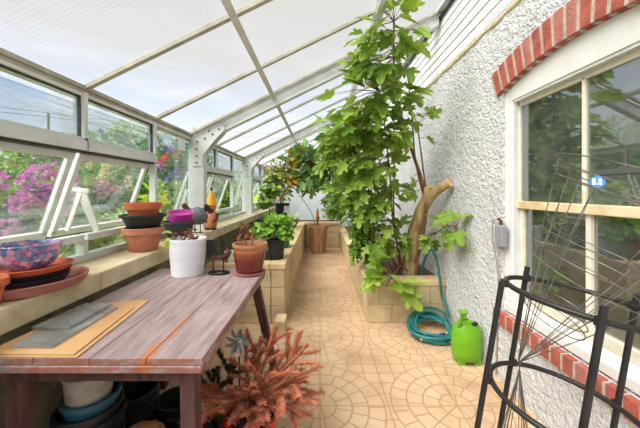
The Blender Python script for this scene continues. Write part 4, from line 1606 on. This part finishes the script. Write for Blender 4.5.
ps = thing('plant_support', 'black tubular ring plant support standing in front of the house window', 'plant support', (.72, .98, 0))
RR = .217
for k, h in enumerate((0.0, .36, .72)):
    c = top_c - AX * h
    b = MB()
    b.tube([on_ring(c, RR, 2 * math.pi * i / 48) for i in range(48)], .0092, 10, True)
    b.build('ring', 'black_metal', ps, smooth=True)
legs_a = [math.radians(v) for v in (-128, 168, 100, -22)]
for a in (math.radians(160), math.radians(95), math.radians(237), math.radians(10)):
    c = top_c
    q = on_ring(c, RR + .018, a)
    lo = q - AX * (q.z / AX.z)
    up = q + AX * (.045 if abs(math.degrees(a) - 160) > 1 else .0)
    b = MB()
    b.tube([lo, up], .0098, 10)
    b.build('leg', 'black_metal', ps, smooth=True)
    for h in (0.0, .36, .72):
        b = MB()
        cc = on_ring(top_c - AX * h, RR + .010, a)
        b.tube([cc - AX * .012, cc + AX * .012], .0145, 10)
        b.build('clamp', 'black_metal', ps, smooth=True)

# ------------------------------------------------------------------ wire tomato cages, nested
knot = P(520, 360, 1.10)
knot.x = .772
tops = [(Vector((1.035, .92, 1.535)), 0), (Vector((1.01, .90, 1.49)), 1), (Vector((1.0, .885, 1.455)), 2)]
labs = ['wire tomato cage with the highest top ring, nested leaning by the window', 'wire tomato cage between the two others, with the blue tag', 'wire tomato cage with the lowest top ring, nested in the others']
for (tc, k) in tops:
    ax = (tc - knot).normalized()
    u1 = Vector((1, 0, 0)) - ax * ax.x
    u1.normalize()
    u2 = ax.cross(u1)
    cg = thing('tomato_cage', labs[k], 'plant support', tuple(knot), 'wire tomato cages')
    L = (tc - knot).length
    for f_, r_ in ((1.0, .235), (.66 - .035 * k, .165), (.36 - .02 * k, .095)):
        c = knot + ax * (L * f_)
        b = MB()
        b.tube([c + (u1 * math.cos(2 * math.pi * i / 56) + u2 * math.sin(2 * math.pi * i / 56)) * r_ for i in range(56)], .0020, 6, True)
        b.build('ring', 'wire', cg, smooth=True)
    for j in range(4):
        a = 2 * math.pi * j / 4 + 2.75 + .30 * k
        dirv = u1 * math.cos(a) + u2 * math.sin(a)
        pts = [knot + ax * L + dirv * .235, knot + ax * L * (.66 - .035 * k) + dirv * .165, knot + ax * L * (.36 - .02 * k) + dirv * .095, knot + dirv * .006]
        ft = knot - dirv * .17 - ax * .0
        ft = Vector((knot.x - .06 - dirv.x * .16, knot.y - dirv.y * .16, .004))
        pts.append(ft)
        b = MB()
        b.tube(pts, .0017, 6)
        b.build('leg', 'wire', cg, smooth=True)
    if k == 1:
        b = MB()
        b.lathe([(0, -.002), (.017, -.002), (.017, .002), (0, .002)], 24)
        o = b.build('round_tag', 'blue_tag')
        o['label'] = 'round blue tag'
        tgp = knot + ax * L * .90 - u2 * -.0
        # hangs on the near upright
        a = 2 * math.pi * 0 / 4 + .5 + .33 * k
        # hangs from the near side of the middle cage's top ring
        best = None
        for j in range(72):
            a = 2 * math.pi * j / 72
            q = knot + ax * L + (u1 * math.cos(a) + u2 * math.sin(a)) * .235
            sc_ = abs(CX + F * q.x / q.y - 601) + 60 * (q.y > knot.y * .8)
            if best is None or sc_ < best[0]:
                best = (sc_, q - Vector((0, 0, .018)))
        o.parent = cg
        o.matrix_parent_inverse = Matrix.Translation(knot).inverted()
        o.location = best[1] + Vector((-.004, -.006, 0))
        o.rotation_euler = (math.radians(80), 0, math.radians(-35))
        g = MB()
        # a plain white emblem: two short strokes on the disc
        g.box(-.011, -.004, -.009, .009, .0022, .003)
        g.box(-.002, .009, -.009, -.004, .0022, .003)
        g.box(.002, .009, -.002, .009, .0022, .003)
        e_ = g.build('tag_mark', 'paper')
        e_.parent = o

# ------------------------------------------------------------------ the garden outside
b = MB()
nx, ny = 30, 24


def gz(x, y):
    d = -1.66 - x
    return .62 + .115 * min(d, 5) + .02 * max(0, d - 5) + .05 * mnoise.noise(Vector((x * .5, y * .5, 0)))


for i in range(nx):
    for j in range(ny):
        x0, x1 = -1.66 - 30 * (i / nx) ** 1.6, -1.66 - 30 * ((i + 1) / nx) ** 1.6
        y0, y1 = -6 + 40 * j / ny, -6 + 40 * (j + 1) / ny
        b.face([(x0, y0, gz(x0, y0)), (x1, y0, gz(x1, y0)), (x1, y1, gz(x1, y1)), (x0, y1, gz(x0, y1))])
import bmesh as _bm
S(b.build('ground', 'grass', smooth=True))
b = MB()
for j in range(20):
    y0, y1 = -2 + 1.0 * j, -1 + 1.0 * j
    xa, xb = -5.0, -4.2
    b.face([(xa, y0, gz(xa, y0) + .03), (xb, y0, gz(xb, y0) + .03), (xb, y1, gz(xb, y1) + .03), (xa, y1, gz(xa, y1) + .03)])
S(b.build('path', 'path', smooth=True))
b = MB()
for i in range(5200):
    x, y = -1.7 - 3.2 * R.random() ** 1.5, R.uniform(.3, 9)
    p = Vector((x, y, gz(x, y) - .01))
    h = R.uniform(.05, .14)
    a = R.uniform(0, 6.28)
    s = Vector((math.cos(a), math.sin(a), 0)) * .006
    b.add([p - s, p + s, p + Vector((R.uniform(-.04, .04), R.uniform(-.04, .04), h))], [(0, 1, 2)])
b.raw = True
o = b.build('grass', 'bright_leaf')
tag(o, 'long green grass growing outside the greenhouse windows', 'grass', kind='stuff')


def bush(name, label, cat, c, rad_, n, size, leaf, shape=OVAL, flowers=None, trunk=None, group=None):
    c = Vector(c)
    g0 = gz(c.x, c.y) - .02
    t = thing(name, label, cat, (c.x, c.y, g0), group)
    lb, sb = MB(), MB()
    base = Vector((c.x, c.y, g0))
    rad_ = Vector(rad_)
    for k in range(7):
        v = inball()
        e = c + Vector((v.x * rad_.x, v.y * rad_.y, v.z * rad_.z)) * .7
        r0 = trunk or .02
        sb.tube(smooth_path([base + rv(.03) * Vector((1, 1, 0)).length * .5, base.lerp(e, .5) + Vector((0, 0, .1)), e]), [r0 * (1 - .7 * i / 8) for i in range(9)], 5)
    lumps = [c + Vector((v.x * rad_.x, v.y * rad_.y, v.z * rad_.z)) * .8 for v in (inball() for _ in range(14))]
    for i in range(n):
        lc = lumps[i % 14]
        v = inball()
        v = v.normalized() * (v.length ** .5)
        p = lc + Vector((v.x * rad_.x, v.y * rad_.y, v.z * rad_.z)) * .42
        if p.z < g0 + .02 or p.x > -1.87:
            continue
        put_leaf(lb, p, v + rv(.5), v + Vector((0, 0, .7)) + rv(.5), size * R.uniform(.7, 1.3), shape, .2, .2)
    sb.build('stems', 'dark_stem', t, smooth=True)
    lb.raw = True
    lb.build('foliage', leaf, t)
    if flowers:
        fm, nf, fs, face = flowers
        for k in range(nf):
            v = (inball() + Vector(face) * .75).normalized()
            lc = c + Vector((v.x * rad_.x, v.y * rad_.y, v.z * rad_.z)) * R.uniform(.92, 1.12)
            if lc.x > -1.9:
                continue
            fb = MB()
            for q in range(46):
                vv = inball().normalized()
                put_leaf(fb, lc + vv * fs * R.uniform(.4, .75), vv + rv(.5), Vector((0, 0, 1)) + rv(.8), fs * .42, ROUND, .1, .25)
            fb.build('flower_cluster', fm, t)
    return t


bush('rhododendron', 'rhododendron bush with magenta flowers outside the nearest window', 'bush', (-2.85, 2.45, 1.38), (.6, .62, .45), 1500, .10, 'bush_leaf', OVAL, ('pink_petal', 34, .078, (.8, -.3, .25)))
bush('rhododendron', 'pale magenta rhododendron behind the nearest bush outside', 'bush', (-3.9, 2.3, 1.5), (.6, .6, .42), 900, .11, 'bush_leaf', OVAL, ('pink_petal', 14, .10, (.8, -.2, .3)))
bush('flowering_shrub', 'green shrub with cream flowers outside behind the opener arm', 'bush', (-3.25, 4.0, 1.45), (.5, .5, .4), 1000, .09, 'bush_leaf', OVAL, ('cream_petal', 12, .07, (.7, -.5, .3)))
bush('shrub', 'yellow-green shrub outside below the magenta flowers', 'bush', (-2.5, 3.25, 1.0), (.35, .5, .25), 700, .07, 'bright_leaf')
bush('shrub', 'rounded green shrub outside with darker leaves, behind the cream flowers', 'bush', (-4.2, 5.6, 1.7), (.8, .8, .6), 1200, .12, 'tree_leaf')
bush('tree', 'leafy green tree rising outside above the window rail', 'tree', (-5.0, 7.4, 2.35), (1.0, 1.0, .95), 2200, .15, 'tree_leaf', OVAL, None, .06)
bush('tree', 'pale hazy tree far outside, left of the leafy green tree', 'tree', (-9.0, 10.0, 2.7), (1.9, 1.6, 1.0), 1400, .24, 'bush_leaf', OVAL, None, .08)
bush('tree', 'broad green tree outside behind the tall pane', 'tree', (-4.6, 9.6, 2.3), (1.3, 1.3, 1.1), 1700, .17, 'tree_leaf', OVAL, None, .07)
bush('hedge_shrub', 'bright green hedge shrub outside just past the first white post', 'bush', (-2.75, 5.9, 1.25), (.5, .7, .5), 1100, .10, 'bright_leaf')
bush('hedge_shrub', 'green hedge shrub outside the middle windows with broad crown', 'bush', (-2.95, 7.6, 1.45), (.6, .9, .55), 1200, .12, 'bush_leaf')
bush('hedge_shrub', 'green hedge shrub outside the farthest windows', 'bush', (-2.9, 9.4, 1.5), (.7, 1.0, .6), 1200, .13, 'bright_leaf')
bush('shrub', 'tall dark shrub outside far behind the rhododendrons', 'bush', (-7.0, 5.0, 1.7), (1.6, 1.3, .7), 1500, .17, 'tree_leaf')
# tall border flowers beyond the tall pane
t = thing('border_flowers', 'tall border plant with orange and violet blooms outside the tall pane', 'flowering plant', (-2.3, 4.25, .66))
stems = []
for i in range(14):
    x, y = -2.3 + R.uniform(-.22, .2), 4.3 + R.uniform(-.3, .3)
    stems.append(([(x, y, gz(x, y) - .03), (x + R.uniform(-.05, .05), y, 1.3), (x + R.uniform(-.1, .1), y + R.uniform(-.05, .05), R.uniform(1.6, 2.1))], .006, .003))
grow(t, stems, [(Vector((-2.3, 4.3, 1.2)), (.32, .4, .5), 420, .15)], SLIM, 'bright_leaf', 'dark_stem')
for (px, py, m_, sz) in ((163, 160, 'orange_petal', .07), (168, 157, 'orange_petal', .06), (161, 166, 'pink_petal', .06), (171, 150, 'purple_petal', .06), (178, 153, 'orange_petal', .05),
                         (176, 172, 'purple_petal', .06), (170, 178, 'purple_petal', .06), (180, 178, 'purple_petal', .05), (166, 149, 'purple_petal', .05), (174, 188, 'purple_petal', .05)):
    fb = MB()
    lc = P(px, py, 4.1 + R.uniform(-.1, .1))
    for q in range(22):
        vv = inball().normalized()
        put_leaf(fb, lc + vv * sz * .4, vv + rv(.3), Vector((0, 0, 1)) + rv(.8), sz * .8, ROUND, .1, .25)
    fb.build('bloom', m_, t)
# utility pole with wires
t = thing('utility_pole', 'distant wooden utility pole seen through the upper window', 'pole', (-14.3, 15, 1.4))
b = MB()
b.tube([(-14.3, 15, .9), (-14.3, 15, 5.6)], .06, 8)
b.build('pole', 'pole_wood', t, smooth=True)
for dz_ in (0, .35):
    b = MB()
    b.tube([(-30, 15 - 9, 6.3 + dz_), (-20, 12, 5.5 + dz_), (-14.3, 15, 5.4 + dz_ * .6), (-8, 18, 5.0 + dz_), (0, 23, 5.6 + dz_)], .012, 5)
    b.build('wire', 'iron', t)

# ------------------------------------------------------------------ sky, sun, camera
wd = bpy.data.worlds.new('sky')
SC.world = wd
wd.use_nodes = True
nt = wd.node_tree
nt.nodes.clear()
tc = nt.nodes.new('ShaderNodeTexCoord')
sp_ = nt.nodes.new('ShaderNodeSeparateXYZ')
nt.links.new(tc.outputs['Generated'], sp_.inputs[0])
g = nt.nodes.new('ShaderNodeValToRGB')
cr = g.color_ramp.elements
cr[0].position, cr[0].color = .0, srgb(226, 234, 242)
cr[1].position, cr[1].color = .62, srgb(132, 132, 132)
e_ = cr.new(.12)
e_.color = srgb(206, 216, 228)
e_ = cr.new(.26)
e_.color = srgb(140, 164, 200)
e_ = cr.new(.40)
e_.color = srgb(142, 144, 147)
nt.links.new(sp_.outputs[2], g.inputs[0])
mp = nt.nodes.new('ShaderNodeMapping')
mp.inputs['Scale'].default_value = (1, 1, 4.0)
nt.links.new(tc.outputs['Generated'], mp.inputs[0])
nz = nt.nodes.new('ShaderNodeTexNoise')
nz.inputs['Scale'].default_value = 3.2
nz.inputs['Detail'].default_value = 6
nz.inputs['Roughness'].default_value = .6
nt.links.new(mp.outputs[0], nz.inputs['Vector'])
cl = nt.nodes.new('ShaderNodeValToRGB')
cl.color_ramp.elements[0].position = .42
cl.color_ramp.elements[0].color = (0, 0, 0, 1)
cl.color_ramp.elements[1].position = .68
cl.color_ramp.elements[1].color = (.7, .7, .7, 1)
nt.links.new(nz.outputs['Fac'], cl.inputs[0])
mx = nt.nodes.new('ShaderNodeMix')
mx.data_type = 'RGBA'
fd = nt.nodes.new('ShaderNodeMapRange')
fd.inputs[1].default_value, fd.inputs[2].default_value = .30, .48
fd.inputs[3].default_value, fd.inputs[4].default_value = 1.0, .12
nt.links.new(sp_.outputs[2], fd.inputs[0])
ml = nt.nodes.new('ShaderNodeMath')
ml.operation = 'MULTIPLY'
nt.links.new(cl.outputs[0], ml.inputs[0])
nt.links.new(fd.outputs[0], ml.inputs[1])
nt.links.new(ml.outputs[0], mx.inputs[0])
nt.links.new(g.outputs[0], mx.inputs[6])
mx.inputs[7].default_value = srgb(186, 194, 206)
bg = nt.nodes.new('ShaderNodeBackground')
bg.inputs[1].default_value = 0.75
nt.links.new(mx.outputs[2], bg.inputs[0])
wo = nt.nodes.new('ShaderNodeOutputWorld')
nt.links.new(bg.outputs[0], wo.inputs[0])

sun = bpy.data.lights.new('sun', 'SUN')
sun.energy = 6.1
sun.angle = math.radians(55)
sun.color = (1, .97, .92)
so = bpy.data.objects.new('sun', sun)
COL.objects.link(so)
so.rotation_euler = Vector((-.54, -.42, .81)).to_track_quat('Z', 'Y').to_euler()

cam = bpy.data.cameras.new('camera')
cam.sensor_fit = 'HORIZONTAL'
cam.sensor_width = 36
cam.lens = F * 36 / 640
cam.shift_y = (HY - 214) / 640
cam.clip_start = .02
cam.clip_end = 200
co = bpy.data.objects.new('camera', cam)
COL.objects.link(co)
co.location = (0, 0, CAMZ)
co.rotation_euler = (math.radians(90), 0, 0)
SC.camera = co

SC.view_settings.view_transform = 'Standard'
SC.view_settings.look = 'None'
SC.view_settings.gamma = 1
SC.view_settings.use_curve_mapping = False
SC.view_settings.exposure = 0.73
SC.cycles.use_denoising = True
SC.cycles.transparent_max_bounces = 24
